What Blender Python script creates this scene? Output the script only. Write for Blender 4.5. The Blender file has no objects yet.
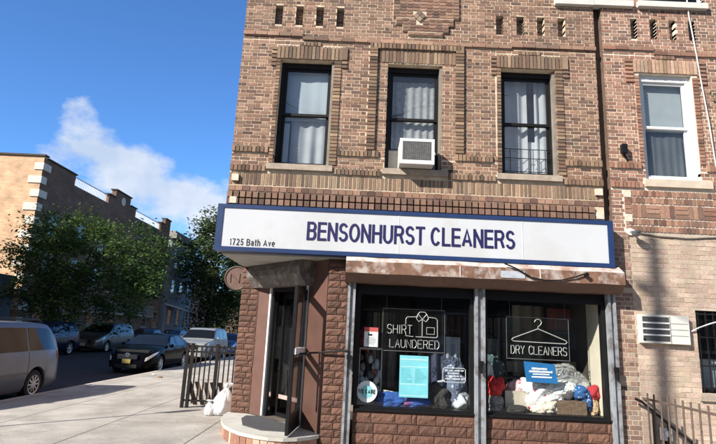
import bpy, math, random
from mathutils import Vector, Matrix, noise as mnoise
R = math.radians
random.seed(7)
scene = bpy.context.scene
COL = scene.collection

# ------------------------------------------------------------------ camera
cam_d = bpy.data.cameras.new('camera'); cam = bpy.data.objects.new('camera', cam_d); COL.objects.link(cam)
cam_d.sensor_width = 36; cam_d.lens = 26.0; cam_d.clip_end = 2000; cam_d.clip_start = 0.05
cam.matrix_world = Matrix.Translation((0, -7.6, 1.75)) @ Matrix((
    (0.9989706, -0.04492307, 0.00629778), (-0.00324412, -0.20922741, -0.97786163),
    (0.04524621, 0.97683459, -0.20915777))).to_4x4()
scene.camera = cam
# ------------------------------------------------------------------ light, sky, exposure
SUN_EL = 33.0
SUN_AZ = 50.0            # degrees from the facade normal towards the left
to_sun = Vector((-math.sin(R(SUN_AZ)) * math.cos(R(SUN_EL)), -math.cos(R(SUN_AZ)) * math.cos(R(SUN_EL)), math.sin(R(SUN_EL))))
sd = bpy.data.lights.new('sun', 'SUN'); sd.energy = 5.0; sd.angle = R(0.7); sd.color = (1.0, 0.945, 0.865)
so = bpy.data.objects.new('sun', sd); COL.objects.link(so)
so.rotation_euler = to_sun.to_track_quat('Z', 'Y').to_euler(); so.location = (-20, -20, 30)

world = bpy.data.worlds.new('World'); scene.world = world; world.use_nodes = True
nt = world.node_tree; N = nt.nodes; L = nt.links; N.clear()
def wn(t, **k):
    n = N.new(t)
    for a, b in k.items(): setattr(n, a, b)
    return n
def wmath(op, a, b=None, clamp=False):
    n = N.new('ShaderNodeMath'); n.operation = op; n.use_clamp = clamp
    for i, v in enumerate((a, b)):
        if v is None: continue
        if isinstance(v, (int, float)): n.inputs[i].default_value = v
        else: L.new(v, n.inputs[i])
    return n.outputs[0]
sky = wn('ShaderNodeTexSky', sky_type='NISHITA', sun_disc=False)
sky.sun_elevation = R(SUN_EL); sky.sun_rotation = math.atan2(to_sun.x, to_sun.y)
sky.dust_density = 0.15; sky.air_density = 1.0; sky.ozone_density = 4.0; sky.altitude = 300
tc = wn('ShaderNodeTexCoord'); sx = wn('ShaderNodeSeparateXYZ'); L.new(tc.outputs['Generated'], sx.inputs[0])
ay = wmath('MAXIMUM', wmath('ABSOLUTE', sx.outputs[1]), 0.12)
cu = wmath('DIVIDE', sx.outputs[0], ay); cv = wmath('DIVIDE', sx.outputs[2], ay)
ns = wn('ShaderNodeTexNoise'); ns.inputs['Scale'].default_value = 10.5; ns.inputs['Detail'].default_value = 10; ns.inputs['Roughness'].default_value = 0.55
mp = wn('ShaderNodeMapping'); mp.inputs['Scale'].default_value = (1.0, 1.0, 1.5); mp.inputs['Location'].default_value = (0.35, 0.0, 0.2)
L.new(tc.outputs['Generated'], mp.inputs[0]); L.new(mp.outputs[0], ns.inputs['Vector'])
# a bank of cumulus falling from upper left towards the street's end
line = wmath('ADD', wmath('MULTIPLY', wmath('ADD', cu, 0.625), -0.44), 0.366)
dv = wmath('SUBTRACT', cv, line)
up = wmath('DIVIDE', wmath('MAXIMUM', dv, 0.0), 0.055)
dn = wmath('DIVIDE', wmath('MAXIMUM', wmath('MULTIPLY', dv, -1.0), 0.0), 0.075)
le = wmath('DIVIDE', wmath('MAXIMUM', wmath('SUBTRACT', -0.61, cu), 0.0), 0.055)
fall = wmath('ADD', wmath('ADD', up, dn), le)
front = wmath('GREATER_THAN', sx.outputs[1], 0.0)
bank = wmath('MULTIPLY', wmath('SUBTRACT', 0.90, wmath('MULTIPLY', fall, 0.50)), front)
dens = wmath('ADD', wmath('MAXIMUM', bank, -0.16), wmath('MULTIPLY', wmath('SUBTRACT', ns.outputs['Fac'], 0.5), 2.1))
dens = wmath('MULTIPLY', wmath('SUBTRACT', dens, 0.22), 2.4, True)
ns2 = wn('ShaderNodeTexNoise'); ns2.inputs['Scale'].default_value = 2.4; ns2.inputs['Detail'].default_value = 7
L.new(tc.outputs['Generated'], ns2.inputs['Vector'])
d2 = wmath('MULTIPLY', wmath('MULTIPLY', wmath('SUBTRACT', ns2.outputs['Fac'], 0.44), 4.0, True), wmath('SUBTRACT', 1.0, front))  # unseen clouds behind the camera, added to brighten the window reflections
dens = wmath('MAXIMUM', dens, d2)
dens = wmath('MULTIPLY', dens, wmath('MULTIPLY', wmath('ADD', sx.outputs[2], 0.02), 12.0, True))
shade = wn('ShaderNodeMixRGB'); shade.inputs[1].default_value = (6.6, 7.8, 9.8, 1); shade.inputs[2].default_value = (11.0, 11.2, 11.6, 1)
ns3 = wn('ShaderNodeTexNoise'); ns3.inputs['Scale'].default_value = 9.0; ns3.inputs['Detail'].default_value = 6
mp3 = wn('ShaderNodeMapping'); mp3.inputs['Location'].default_value = (0.37, 0.0, 0.14); L.new(tc.outputs['Generated'], mp3.inputs[0]); L.new(mp3.outputs[0], ns3.inputs['Vector'])
L.new(wmath('MULTIPLY', wmath('SUBTRACT', ns3.outputs['Fac'], 0.34), 3.2, True), shade.inputs[0])
tint = wn('ShaderNodeMixRGB', blend_type='MULTIPLY'); tint.inputs[0].default_value = 1.0; tint.inputs[2].default_value = (0.58, 0.88, 1.18, 1)
# sky graded by direction: brightness added away from the sun
nf = wmath('ADD', 1.02, wmath('MULTIPLY', wmath('MAXIMUM', sx.outputs[1], 0.0), 1.45))
sk2 = wn('ShaderNodeMixRGB', blend_type='MULTIPLY'); sk2.inputs[0].default_value = 1.0; L.new(sky.outputs[0], sk2.inputs[1]); L.new(nf, sk2.inputs[2])
L.new(sk2.outputs[0], tint.inputs[1])
mix = wn('ShaderNodeMixRGB'); L.new(wmath('MULTIPLY', dens, 0.9), mix.inputs[0]); L.new(tint.outputs[0], mix.inputs[1]); L.new(shade.outputs[0], mix.inputs[2])
bg = wn('ShaderNodeBackground'); bg.inputs['Strength'].default_value = 0.05
wo = wn('ShaderNodeOutputWorld'); L.new(mix.outputs[0], bg.inputs['Color']); L.new(bg.outputs[0], wo.inputs['Surface'])
vs = scene.view_settings
vs.view_transform = 'Standard'; vs.look = 'None'; vs.gamma = 1.0; vs.use_curve_mapping = False; vs.exposure = 0.85
scene.render.engine = 'CYCLES'
scene.cycles.max_bounces = 8; scene.cycles.transparent_max_bounces = 16

# ------------------------------------------------------------------ helpers
ORG = {}
class MB:
    """collects faces in world coordinates; build() links them as ONE mesh object"""
    def __init__(s): s.v = []; s.f = []; s.m = []; s.c = []
    def face(s, pts, m=0, c=None):
        i = len(s.v); s.v += [tuple(p) for p in pts]; s.f.append(tuple(range(i, i + len(pts)))); s.m.append(m); s.c.append(c)
    def grid(s, rows, m=0, c=None, wrap=False):
        i = len(s.v); n = len(rows[0])
        for r in rows: s.v += [tuple(p) for p in r]
        for a in range(len(rows) - 1):
            for b in range(n if wrap else n - 1):
                b2 = (b + 1) % n
                s.f.append((i + a*n + b, i + a*n + b2, i + (a+1)*n + b2, i + (a+1)*n + b)); s.m.append(m); s.c.append(c)
    def box(s, x0, x1, y0, y1, z0, z1, m=0, c=None, back=True):
        P = [(x0,y0,z0),(x1,y0,z0),(x1,y1,z0),(x0,y1,z0),(x0,y0,z1),(x1,y0,z1),(x1,y1,z1),(x0,y1,z1)]
        s.hexa(P, m, c, back)
    def hexa(s, P, m=0, c=None, back=True):
        i = len(s.v); s.v += [tuple(p) for p in P]
        F = [(0,1,5,4),(3,0,4,7),(1,2,6,5),(4,5,6,7),(0,3,2,1)]
        if back: F.append((2,3,7,6))
        for q in F: s.f.append(tuple(i + k for k in q)); s.m.append(m); s.c.append(c)
    def obox(s, p0, p1, d0, d1, z0, z1, m=0, c=None):
        """box along p0->p1 in plan, from offset d0 to d1 along its right-hand normal (towards the street)"""
        t = Vector((p1[0]-p0[0], p1[1]-p0[1])).normalized(); n = Vector((t.y, -t.x))
        a = Vector(p0[:2]); b = Vector(p1[:2])
        q = [a + n*d1, b + n*d1, b + n*d0, a + n*d0]
        s.hexa([(k.x,k.y,z0) for k in q] + [(k.x,k.y,z1) for k in q], m, c)
    def oprism(s, p0, p1, prof, m=0):
        """extrude profile (d outward, z) along p0->p1"""
        t = Vector((p1[0]-p0[0], p1[1]-p0[1])).normalized(); n = Vector((t.y, -t.x))
        A = [(p0[0]+n.x*d, p0[1]+n.y*d, z) for d, z in prof]; B = [(p1[0]+n.x*d, p1[1]+n.y*d, z) for d, z in prof]
        k = len(prof)
        for i in range(k):
            j = (i+1) % k; s.face([A[i], A[j], B[j], B[i]], m)
        s.face(A[::-1], m); s.face(B, m)
    def poly(s, pts, z0, z1, m=0, mtop=None):
        k = len(pts)
        for i in range(k):
            a, b = pts[i], pts[(i+1) % k]
            s.face([(a[0],a[1],z0),(b[0],b[1],z0),(b[0],b[1],z1),(a[0],a[1],z1)], m)
        s.face([(p[0],p[1],z1) for p in pts], m if mtop is None else mtop); s.face([(p[0],p[1],z0) for p in pts[::-1]], m)
    def tube(s, pts, r, n=8, m=0, c=None, cap=True, closed=False):
        pts = [Vector(p) for p in pts]; rs = r if isinstance(r, (list, tuple)) else [r]*len(pts)
        rings = []; prev = None; K = len(pts)
        for i, p in enumerate(pts):
            if closed: d = pts[(i+1) % K] - pts[i-1]
            else: d = pts[min(i+1, K-1)] - pts[max(i-1, 0)]
            d = d.normalized() if d.length > 1e-9 else Vector((0,0,1))
            if prev is None:
                a = Vector((0,0,1)) if abs(d.z) < .9 else Vector((1,0,0)); u = d.cross(a).normalized()
            else:
                u = prev - d*prev.dot(d); u = u.normalized() if u.length > 1e-6 else d.orthogonal().normalized()
            prev = u; w = d.cross(u)
            rings.append([p + (u*math.cos(2*math.pi*k/n) + w*math.sin(2*math.pi*k/n))*rs[i] for k in range(n)])
        if closed: rings.append(rings[0])
        s.grid(rings, m, c, wrap=True)
        if cap and not closed: s.face(rings[0][::-1], m, c); s.face(rings[-1], m, c)
    def disc(s, cen, r, axis, thick, n=28, m=0, r2=None):
        ax = Vector(axis).normalized(); u = ax.orthogonal().normalized(); w = ax.cross(u); cen = Vector(cen)
        a = [cen + (u*math.cos(2*math.pi*k/n) + w*math.sin(2*math.pi*k/n))*r for k in range(n)]
        b = [q + ax*thick for q in a]
        s.grid([a, b], m, None, True); s.face(a[::-1], m); s.face(b, m)
    def build(s, name, mats, parent=None, smooth=False, at=None, auto=None):
        if not isinstance(mats, (list, tuple)): mats = [mats]
        if parent is not None: o0 = ORG[parent.name]
        elif at is not None: o0 = Vector(at)
        else:
            xs = [p[0] for p in s.v]; ys = [p[1] for p in s.v]; zs = [p[2] for p in s.v]
            o0 = Vector(((min(xs)+max(xs))/2, (min(ys)+max(ys))/2, min(zs)))
        me = bpy.data.meshes.new(name)
        me.from_pydata([(p[0]-o0.x, p[1]-o0.y, p[2]-o0.z) for p in s.v], [], s.f)
        for m in mats: me.materials.append(m)
        me.polygons.foreach_set('material_index', s.m)
        if any(c is not None for c in s.c):
            ca = me.color_attributes.new('Col', 'FLOAT_COLOR', 'CORNER'); buf = []
            for f, c in zip(s.f, s.c):
                c = c or (.5,.5,.5); buf += [c[0], c[1], c[2], 1.0]*len(f)
            ca.data.foreach_set('color', buf)
        me.validate(); me.update()
        if smooth: me.polygons.foreach_set('use_smooth', [True]*len(me.polygons))
        if auto:
            me.polygons.foreach_set('use_smooth', [True]*len(me.polygons)); me.set_sharp_from_angle(angle=R(auto))
        o = bpy.data.objects.new(name, me); COL.objects.link(o)
        if parent is not None: o.parent = parent
        else: o.location = o0
        ORG[o.name] = o0
        return o
def thing(name, label, cat, loc, group=None):
    o = bpy.data.objects.new(name, None); COL.objects.link(o); o.location = loc; o.empty_display_size = .2
    o['label'] = label; o['category'] = cat
    if group: o['group'] = group
    ORG[o.name] = Vector(loc); return o
def tag(o, label, cat, group=None):
    o['label'] = label; o['category'] = cat
    if group: o['group'] = group
    return o
def struct(o): o['kind'] = 'structure'; return o

# ------------------------------------------------------------------ materials
def M(name, col, rough=.6, metal=0., var=.18, scale=6., bump=0., bscale=40., coat=0., attr=False, spec=.5, detail=6, dirt=None, dirt_amt=.5, dscale=2.5, tr=0.):
    m = bpy.data.materials.new(name); m.use_nodes = True; n = m.node_tree.nodes; l = m.node_tree.links
    b = n['Principled BSDF']; b.inputs['Roughness'].default_value = rough; b.inputs['Metallic'].default_value = metal
    b.inputs['Coat Weight'].default_value = coat; b.inputs['Coat Roughness'].default_value = .04
    b.inputs['Specular IOR Level'].default_value = spec
    t = n.new('ShaderNodeTexCoord'); nz = n.new('ShaderNodeTexNoise'); nz.inputs['Scale'].default_value = scale; nz.inputs['Detail'].default_value = detail
    l.new(t.outputs['Object'], nz.inputs['Vector'])
    mr = n.new('ShaderNodeMapRange'); mr.inputs[1].default_value = .3; mr.inputs[2].default_value = .7; mr.inputs[3].default_value = 1-var; mr.inputs[4].default_value = 1+var
    l.new(nz.outputs['Fac'], mr.inputs[0])
    mx = n.new('ShaderNodeMixRGB'); mx.blend_type = 'MULTIPLY'; mx.inputs[0].default_value = 1
    l.new(mr.outputs[0], mx.inputs[2])
    if attr:
        a = n.new('ShaderNodeAttribute'); a.attribute_name = 'Col'; l.new(a.outputs['Color'], mx.inputs[1])
    else: mx.inputs[1].default_value = (*col, 1)
    out = mx.outputs[0]
    if dirt is not None:
        n2 = n.new('ShaderNodeTexNoise'); n2.inputs['Scale'].default_value = dscale; n2.inputs['Detail'].default_value = 9; n2.inputs['Roughness'].default_value = .65
        l.new(t.outputs['Object'], n2.inputs['Vector'])
        r2 = n.new('ShaderNodeMapRange'); r2.inputs[1].default_value = .48; r2.inputs[2].default_value = .62; r2.inputs[4].default_value = dirt_amt
        l.new(n2.outputs['Fac'], r2.inputs[0])
        m2 = n.new('ShaderNodeMixRGB'); l.new(r2.outputs[0], m2.inputs[0]); l.new(out, m2.inputs[1]); m2.inputs[2].default_value = (*dirt, 1); out = m2.outputs[0]
    l.new(out, b.inputs['Base Color'])
    if bump:
        n3 = n.new('ShaderNodeTexNoise'); n3.inputs['Scale'].default_value = bscale; n3.inputs['Detail'].default_value = 5
        l.new(t.outputs['Object'], n3.inputs['Vector'])
        bp = n.new('ShaderNodeBump'); bp.inputs['Strength'].default_value = bump; bp.inputs['Distance'].default_value = .02
        l.new(n3.outputs['Fac'], bp.inputs['Height']); l.new(bp.outputs[0], b.inputs['Normal'])
    if tr:
        tb = n.new('ShaderNodeBsdfTranslucent'); l.new(out, tb.inputs[0]); ms = n.new('ShaderNodeMixShader'); ms.inputs[0].default_value = tr
        l.new(b.outputs[0], ms.inputs[1]); l.new(tb.outputs[0], ms.inputs[2]); l.new(ms.outputs[0], n['Material Output'].inputs[0])
    return m
def glass(name, tint=(1,1,1), ior=1.5, dirt=.02, boost=1.0, wob=0.):
    m = bpy.data.materials.new(name); m.use_nodes = True; n = m.node_tree.nodes; l = m.node_tree.links; n.clear()
    o = n.new('ShaderNodeOutputMaterial'); t = n.new('ShaderNodeBsdfTransparent'); t.inputs[0].default_value = (*tint, 1)
    g = n.new('ShaderNodeBsdfGlossy'); g.inputs['Roughness'].default_value = .012
    f = n.new('ShaderNodeFresnel'); ge = n.new('ShaderNodeNewGeometry'); im = n.new('ShaderNodeMapRange')
    im.inputs[3].default_value = ior; im.inputs[4].default_value = 1/ior; l.new(ge.outputs['Backfacing'], im.inputs[0]); l.new(im.outputs[0], f.inputs[0])   # a thin pane: same reflectance from both sides
    k = n.new('ShaderNodeMath'); k.operation = 'MULTIPLY'; k.inputs[1].default_value = boost; k.use_clamp = True; l.new(f.outputs[0], k.inputs[0])
    a = n.new('ShaderNodeMixShader'); l.new(k.outputs[0], a.inputs[0]); l.new(t.outputs[0], a.inputs[1]); l.new(g.outputs[0], a.inputs[2])
    d = n.new('ShaderNodeBsdfDiffuse'); d.inputs[0].default_value = (.6,.6,.6,1)
    tcx = n.new('ShaderNodeTexCoord'); nz = n.new('ShaderNodeTexNoise'); nz.inputs['Scale'].default_value = 5; nz.inputs['Detail'].default_value = 8
    l.new(tcx.outputs['Object'], nz.inputs['Vector'])
    q = n.new('ShaderNodeMath'); q.operation = 'MULTIPLY'; q.inputs[1].default_value = dirt*2; l.new(nz.outputs['Fac'], q.inputs[0])
    if wob:
        nw = n.new('ShaderNodeTexNoise'); nw.inputs['Scale'].default_value = 1.6; nw.inputs['Detail'].default_value = 1; l.new(tcx.outputs['Object'], nw.inputs['Vector'])
        bw = n.new('ShaderNodeBump'); bw.inputs['Strength'].default_value = wob; bw.inputs['Distance'].default_value = .05
        l.new(nw.outputs['Fac'], bw.inputs['Height']); l.new(bw.outputs[0], g.inputs['Normal'])
    e = n.new('ShaderNodeMixShader'); l.new(q.outputs[0], e.inputs[0]); l.new(a.outputs[0], e.inputs[1]); l.new(d.outputs[0], e.inputs[2])
    l.new(e.outputs[0], o.inputs[0]); return m
def brickmat(name, c1, c2, mortar, w=.21, h=.0677, axis='yz', ms=.012):
    m = bpy.data.materials.new(name); m.use_nodes = True; n = m.node_tree.nodes; l = m.node_tree.links
    b = n['Principled BSDF']; b.inputs['Roughness'].default_value = .85
    t = n.new('ShaderNodeTexCoord'); s = n.new('ShaderNodeSeparateXYZ'); c = n.new('ShaderNodeCombineXYZ'); l.new(t.outputs['Object'], s.inputs[0])
    l.new(s.outputs['XYZ'.index(axis[0].upper())], c.inputs[0]); l.new(s.outputs['XYZ'.index(axis[1].upper())], c.inputs[1])
    k = n.new('ShaderNodeTexBrick'); k.inputs['Scale'].default_value = 1; k.inputs['Brick Width'].default_value = w; k.inputs['Row Height'].default_value = h
    k.inputs['Mortar Size'].default_value = ms; k.inputs['Mortar Smooth'].default_value = .2
    k.inputs['Color1'].default_value = (*c1, 1); k.inputs['Color2'].default_value = (*c2, 1); k.inputs['Mortar'].default_value = (*mortar, 1)
    l.new(c.outputs[0], k.inputs['Vector'])
    nz = n.new('ShaderNodeTexNoise'); nz.inputs['Scale'].default_value = 1.3; nz.inputs['Detail'].default_value = 8; l.new(t.outputs['Object'], nz.inputs['Vector'])
    mr = n.new('ShaderNodeMapRange'); mr.inputs[1].default_value = .3; mr.inputs[2].default_value = .7; mr.inputs[3].default_value = .75; mr.inputs[4].default_value = 1.2; l.new(nz.outputs['Fac'], mr.inputs[0])
    mx = n.new('ShaderNodeMixRGB'); mx.blend_type = 'MULTIPLY'; mx.inputs[0].default_value = 1; l.new(k.outputs['Color'], mx.inputs[1]); l.new(mr.outputs[0], mx.inputs[2])
    l.new(mx.outputs[0], b.inputs['Base Color'])
    bp = n.new('ShaderNodeBump'); bp.inputs['Strength'].default_value = .4; bp.inputs['Distance'].default_value = .01; bp.invert = True
    l.new(k.outputs['Fac'], bp.inputs['Height']); l.new(bp.outputs[0], b.inputs['Normal'])
    return m
m_mortar = M('mortar', (.56,.46,.335), .95, var=.22, scale=9, bump=.3, bscale=120)
m_brick = M('brick', (.3,.2,.15), .85, var=.16, scale=30, bump=.35, bscale=90, attr=True, dirt=(.10,.085,.07), dirt_amt=.35, dscale=1.1)
m_mortar_n = M('pale_mortar', (.66,.58,.47), .95, var=.15, scale=9, bump=.3, bscale=120)
m_mortar_t = M('tan_mortar', (.42,.35,.28), .95, var=.15, scale=9)
m_rock = M('rockface_brick', (.2,.1,.07), .8, var=.2, scale=25, bump=.5, bscale=60, attr=True)
m_rockm = M('brown_mortar', (.10,.06,.045), .95, var=.2, scale=20)
m_sill = M('brownstone', (.34,.28,.22), .85, var=.2, scale=10, bump=.25)
m_brownpaint = M('brown_paint', (.115,.056,.042), .55, var=.12, scale=4)
m_soffit = M('soffit_paint', (.42,.40,.37), .8, var=.12, scale=3, dirt=(.25,.2,.16), dirt_amt=.4)
m_housing = M('rusty_housing', (.16,.082,.052), .6, var=.3, scale=8, dirt=(.50,.46,.42), dirt_amt=.6, dscale=5)
m_housing_top = M('weathered_housing_top', (.50,.45,.41), .7, var=.2, scale=8, dirt=(.26,.12,.07), dirt_amt=.8, dscale=3.5)
m_housing_d = M('grey_housing', (.10,.085,.075), .6, var=.3, scale=7, dirt=(.3,.28,.26), dirt_amt=.5, dscale=9)
m_housing_u = M('brown_housing', (.115,.06,.04), .6, var=.2, scale=8)
m_rail = M('grey_rail_paint', (.24,.255,.275), .5, var=.2, scale=5, dirt=(.09,.07,.055), dirt_amt=.7, dscale=7)
m_black = M('black_metal', (.008,.008,.009), .45, var=.2, spec=.22)
m_blackwood = M('black_sash', (.010,.009,.009), .5, var=.2, spec=.25)
m_iron = M('iron_paint', (.012,.011,.011), .55, var=.2, spec=.2)
m_rustiron = M('rusty_iron', (.10,.07,.055), .7, var=.3, scale=20)
m_white = M('white_paint', (.66,.665,.665), .45, var=.05)
m_offwhite = M('offwhite_plastic', (.58,.565,.52), .5, var=.08)
m_signwhite = M('sign_face', (.50,.515,.535), .35, var=.03, scale=1.2, dirt=(.44,.44,.42), dirt_amt=.5, dscale=1.7)
m_blue = M('blue_paint', (.014,.034,.105), .4, var=.12)
m_navy = M('navy_letters', (.014,.012,.075), .45, var=.05)
m_letterblack = M('black_letters', (.02,.02,.02), .5, var=.05)
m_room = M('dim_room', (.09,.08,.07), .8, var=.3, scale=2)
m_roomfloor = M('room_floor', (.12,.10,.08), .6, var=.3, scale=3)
m_cream = M('cream_wall', (.62,.57,.46), .7, var=.15, scale=2)
m_curtain = M('curtain', (.72,.72,.72), .9, var=.08, scale=4, tr=.35)
m_lace = M('lace_curtain', (.56,.55,.53), .9, var=.2, scale=14, tr=.35)
m_shade = M('window_shade', (.50,.54,.56), .8, var=.06, scale=1.5)
m_dkshade = M('dark_screen', (.10,.11,.115), .7, var=.15, scale=3)
m_glass = glass('window_glass', (.84,.88,.90), 1.5, .006, 3.0, .12)
m_shopglass = glass('shop_glass', (.93,.95,.94), 1.45, .002, 1.3, .06)
m_concrete = M('concrete', (.46,.41,.34), .9, var=.14, scale=3, bump=.3, bscale=150)
m_stepcap = M('step_cement', (.48,.46,.41), .85, var=.15, scale=5, bump=.3, bscale=120, dirt=(.25,.23,.2), dirt_amt=.4)
m_mat = M('rubber', (.055,.055,.058), .9, var=.25, scale=20, bump=.3, bscale=200)
m_neon = M('white_tube', (.42,.42,.41), .35, var=.05)
m_acryl = glass('acrylic', (.72,.72,.72), 1.4, .006)
m_acryledge = M('acrylic_edge', (.16,.16,.16), .4, var=.2)
m_cyan = M('cyan_paper', (.20,.58,.66), .6, var=.10, scale=6)
m_paper = M('white_paper', (.78,.80,.80), .6, var=.04)
m_redp = M('red_print', (.55,.10,.09), .6, var=.1)
m_teal = M('teal_print', (.25,.58,.62), .6, var=.1, scale=20)
m_bluecard = M('blue_card', (.012,.13,.34), .5, var=.1)
m_ac = M('ac_grille', (.06,.06,.06), .6, var=.3, scale=30)
m_asphalt = M('asphalt', (.036,.036,.040), .92, var=.25, scale=5, bump=.5, bscale=200, dirt=(.055,.054,.055), dirt_amt=.5, dscale=.8, spec=.25)
m_tyre = M('tyre', (.012,.012,.012), .85, var=.2)
m_rim = M('alloy_rim', (.55,.55,.56), .3, metal=.9, var=.1)
m_cglass = M('car_glass', (.008,.009,.010), .05, var=.1, spec=.4)
m_chrome = M('chrome', (.7,.7,.7), .12, metal=1., var=.03)
m_lamp = M('headlamp', (.55,.58,.6), .08, var=.1, coat=1.)
m_red = M('tail_lamp', (.38,.02,.015), .15, var=.15, coat=1.)
m_amber = M('amber_lamp', (.5,.16,.02), .2, var=.1, coat=1.)
m_under = M('car_underside', (.01,.01,.01), .9, var=.1)
m_bark = M('bark', (.07,.055,.042), .95, var=.3, scale=12, bump=.6, bscale=30)
m_leaf = M('leaf', (.06,.1,.03), .55, var=.15, scale=3, attr=True, tr=.3, spec=.3)

# ------------------------------------------------------------------ ground
def swz(x, y):
    a = min(1., max(0., (x + 7.35)/5.2)); b = min(1., max(0., (y + 6.2)/5.5)); return .15*min(a, b)
def sidewalk_mat():
    m = M('sidewalk_concrete', (.41,.38,.335), .9, var=.16, scale=1.6, bump=.35, bscale=160, dirt=(.22,.20,.17), dirt_amt=.5, dscale=.9)
    n = m.node_tree.nodes; l = m.node_tree.links; b = n['Principled BSDF']; src = b.inputs['Base Color'].links[0].from_socket
    t = n.new('ShaderNodeTexCoord'); s = n.new('ShaderNodeSeparateXYZ'); l.new(t.outputs['Object'], s.inputs[0])
    def seam(sock, off, per, w):
        a = n.new('ShaderNodeMath'); a.operation = 'ADD'; a.inputs[1].default_value = off; l.new(sock, a.inputs[0])
        p = n.new('ShaderNodeMath'); p.operation = 'PINGPONG'; p.inputs[1].default_value = per/2; l.new(a.outputs[0], p.inputs[0])
        c = n.new('ShaderNodeMath'); c.operation = 'LESS_THAN'; c.inputs[1].default_value = w; l.new(p.outputs[0], c.inputs[0]); return c.outputs[0]
    a = seam(s.outputs[0], 4.02, 1.72, .011); c = seam(s.outputs[1], .2, 1.9, .006)
    mxx = n.new('ShaderNodeMath'); mxx.operation = 'MAXIMUM'; l.new(a, mxx.inputs[0]); l.new(c, mxx.inputs[1])
    # each flag was poured on another day: slightly different greys
    bk = n.new('ShaderNodeTexVoronoi'); bk.inputs['Scale'].default_value = .45; l.new(t.outputs['Object'], bk.inputs['Vector'])
    mr = n.new('ShaderNodeMapRange'); mr.inputs[3].default_value = .9; mr.inputs[4].default_value = 1.08; l.new(bk.outputs['Color'], mr.inputs[0])
    fine = n.new('ShaderNodeTexNoise'); fine.inputs['Scale'].default_value = 45; fine.inputs['Detail'].default_value = 4; l.new(t.outputs['Object'], fine.inputs['Vector'])
    mf = n.new('ShaderNodeMapRange'); mf.inputs[1].default_value = .3; mf.inputs[2].default_value = .7; mf.inputs[3].default_value = .8; mf.inputs[4].default_value = 1.15; l.new(fine.outputs['Fac'], mf.inputs[0])
    q = n.new('ShaderNodeMath'); q.operation = 'MULTIPLY'; l.new(mr.outputs[0], q.inputs[0]); l.new(mf.outputs[0], q.inputs[1])
    gum = n.new('ShaderNodeTexVoronoi'); gum.inputs['Scale'].default_value = 2.3; l.new(t.outputs['Object'], gum.inputs['Vector'])
    gl_ = n.new('ShaderNodeMapRange'); gl_.inputs[1].default_value = .045; gl_.inputs[2].default_value = .06; gl_.inputs[3].default_value = .62; gl_.inputs[4].default_value = 1.0; l.new(gum.outputs['Distance'], gl_.inputs[0])
    wv = n.new('ShaderNodeTexNoise'); wv.inputs['Scale'].default_value = .55; wv.inputs['Detail'].default_value = 9; wv.inputs['Roughness'].default_value = .6; l.new(t.outputs['Object'], wv.inputs['Vector'])
    ck = n.new('ShaderNodeMath'); ck.operation = 'SUBTRACT'; ck.inputs[1].default_value = .5; l.new(wv.outputs['Fac'], ck.inputs[0])
    ca = n.new('ShaderNodeMath'); ca.operation = 'ABSOLUTE'; l.new(ck.outputs[0], ca.inputs[0])
    cl = n.new('ShaderNodeMapRange'); cl.inputs[1].default_value = .0006; cl.inputs[2].default_value = .0022; cl.inputs[3].default_value = .68; cl.inputs[4].default_value = 1.0; l.new(ca.outputs[0], cl.inputs[0])
    q1 = n.new('ShaderNodeMath'); q1.operation = 'MULTIPLY'; l.new(gl_.outputs[0], q1.inputs[0]); l.new(cl.outputs[0], q1.inputs[1])
    q2 = n.new('ShaderNodeMath'); q2.operation = 'MULTIPLY'; l.new(q.outputs[0], q2.inputs[0]); l.new(q1.outputs[0], q2.inputs[1]); q = q2
    m1 = n.new('ShaderNodeMixRGB'); m1.blend_type = 'MULTIPLY'; m1.inputs[0].default_value = 1; l.new(src, m1.inputs[1]); l.new(q.outputs[0], m1.inputs[2])
    m2 = n.new('ShaderNodeMixRGB'); l.new(mxx.outputs[0], m2.inputs[0]); l.new(m1.outputs[0], m2.inputs[1]); m2.inputs[2].default_value = (.07,.06,.05,1)
    l.new(m2.outputs[0], b.inputs['Base Color']); return m
m_walk = sidewalk_mat()
g = MB(); g.box(-400, 400, -300, 700, -.6, -.14); struct(g.build('ground', M('earth', (.10,.09,.075), .95), at=(0,0,0)))
g = MB(); g.face([(-17.4,-60,-.13),(-7.5,-60,-.13),(-7.5,160,-.13),(-17.4,160,-.13)]); g.face([(-7.5,-16,-.13),(60,-16,-.13),(60,-6.35,-.13),(-7.5,-6.35,-.13)])
struct(g.build('road', m_asphalt, at=(0,0,0)))
g = MB(); xs = [-7.35 + .53*i for i in range(13)]; ys = [-6.2 + .5*i for i in range(14)] + [2 + 2*i for i in range(60)]
g.grid([[(x, y, swz(x, y)) for x in xs] for y in ys])
xs2 = [xs[-1], 2, 5, 9, 14, 25]; g.grid([[(x, y, swz(x, y)) for x in xs2] for y in [-6.2 + .5*i for i in range(14)]])
struct(g.build('sidewalk', m_walk, at=(0,0,0)))
g = MB(); g.box(-7.5, -7.35, -6.35, 120, -.2, 0.004); g.box(-7.35, 25, -6.35, -6.2, -.2, .004); struct(g.build('kerb', m_concrete, at=(0,0,0)))
g = MB(); g.box(-22, -17.55, -16, 160, -.2, 0.0); struct(g.build('far_sidewalk', m_walk, at=(0,0,0)))
g = MB(); g.box(-17.55, -17.4, -16, 160, -.2, .004); struct(g.build('far_kerb', m_concrete, at=(0,0,0)))

q = MB(); q.disc((-11.6,9.5,-.1285), .38, (0,0,1), .004, 28); q.disc((-11.6,9.5,-.128), .45, (0,0,1), .002, 28)
tag(q.build('manhole_cover', M('cast_iron', (.05,.045,.04), .6, metal=.5, var=.3, scale=30)), 'round iron manhole cover in the shaded side street', 'manhole cover')
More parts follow.
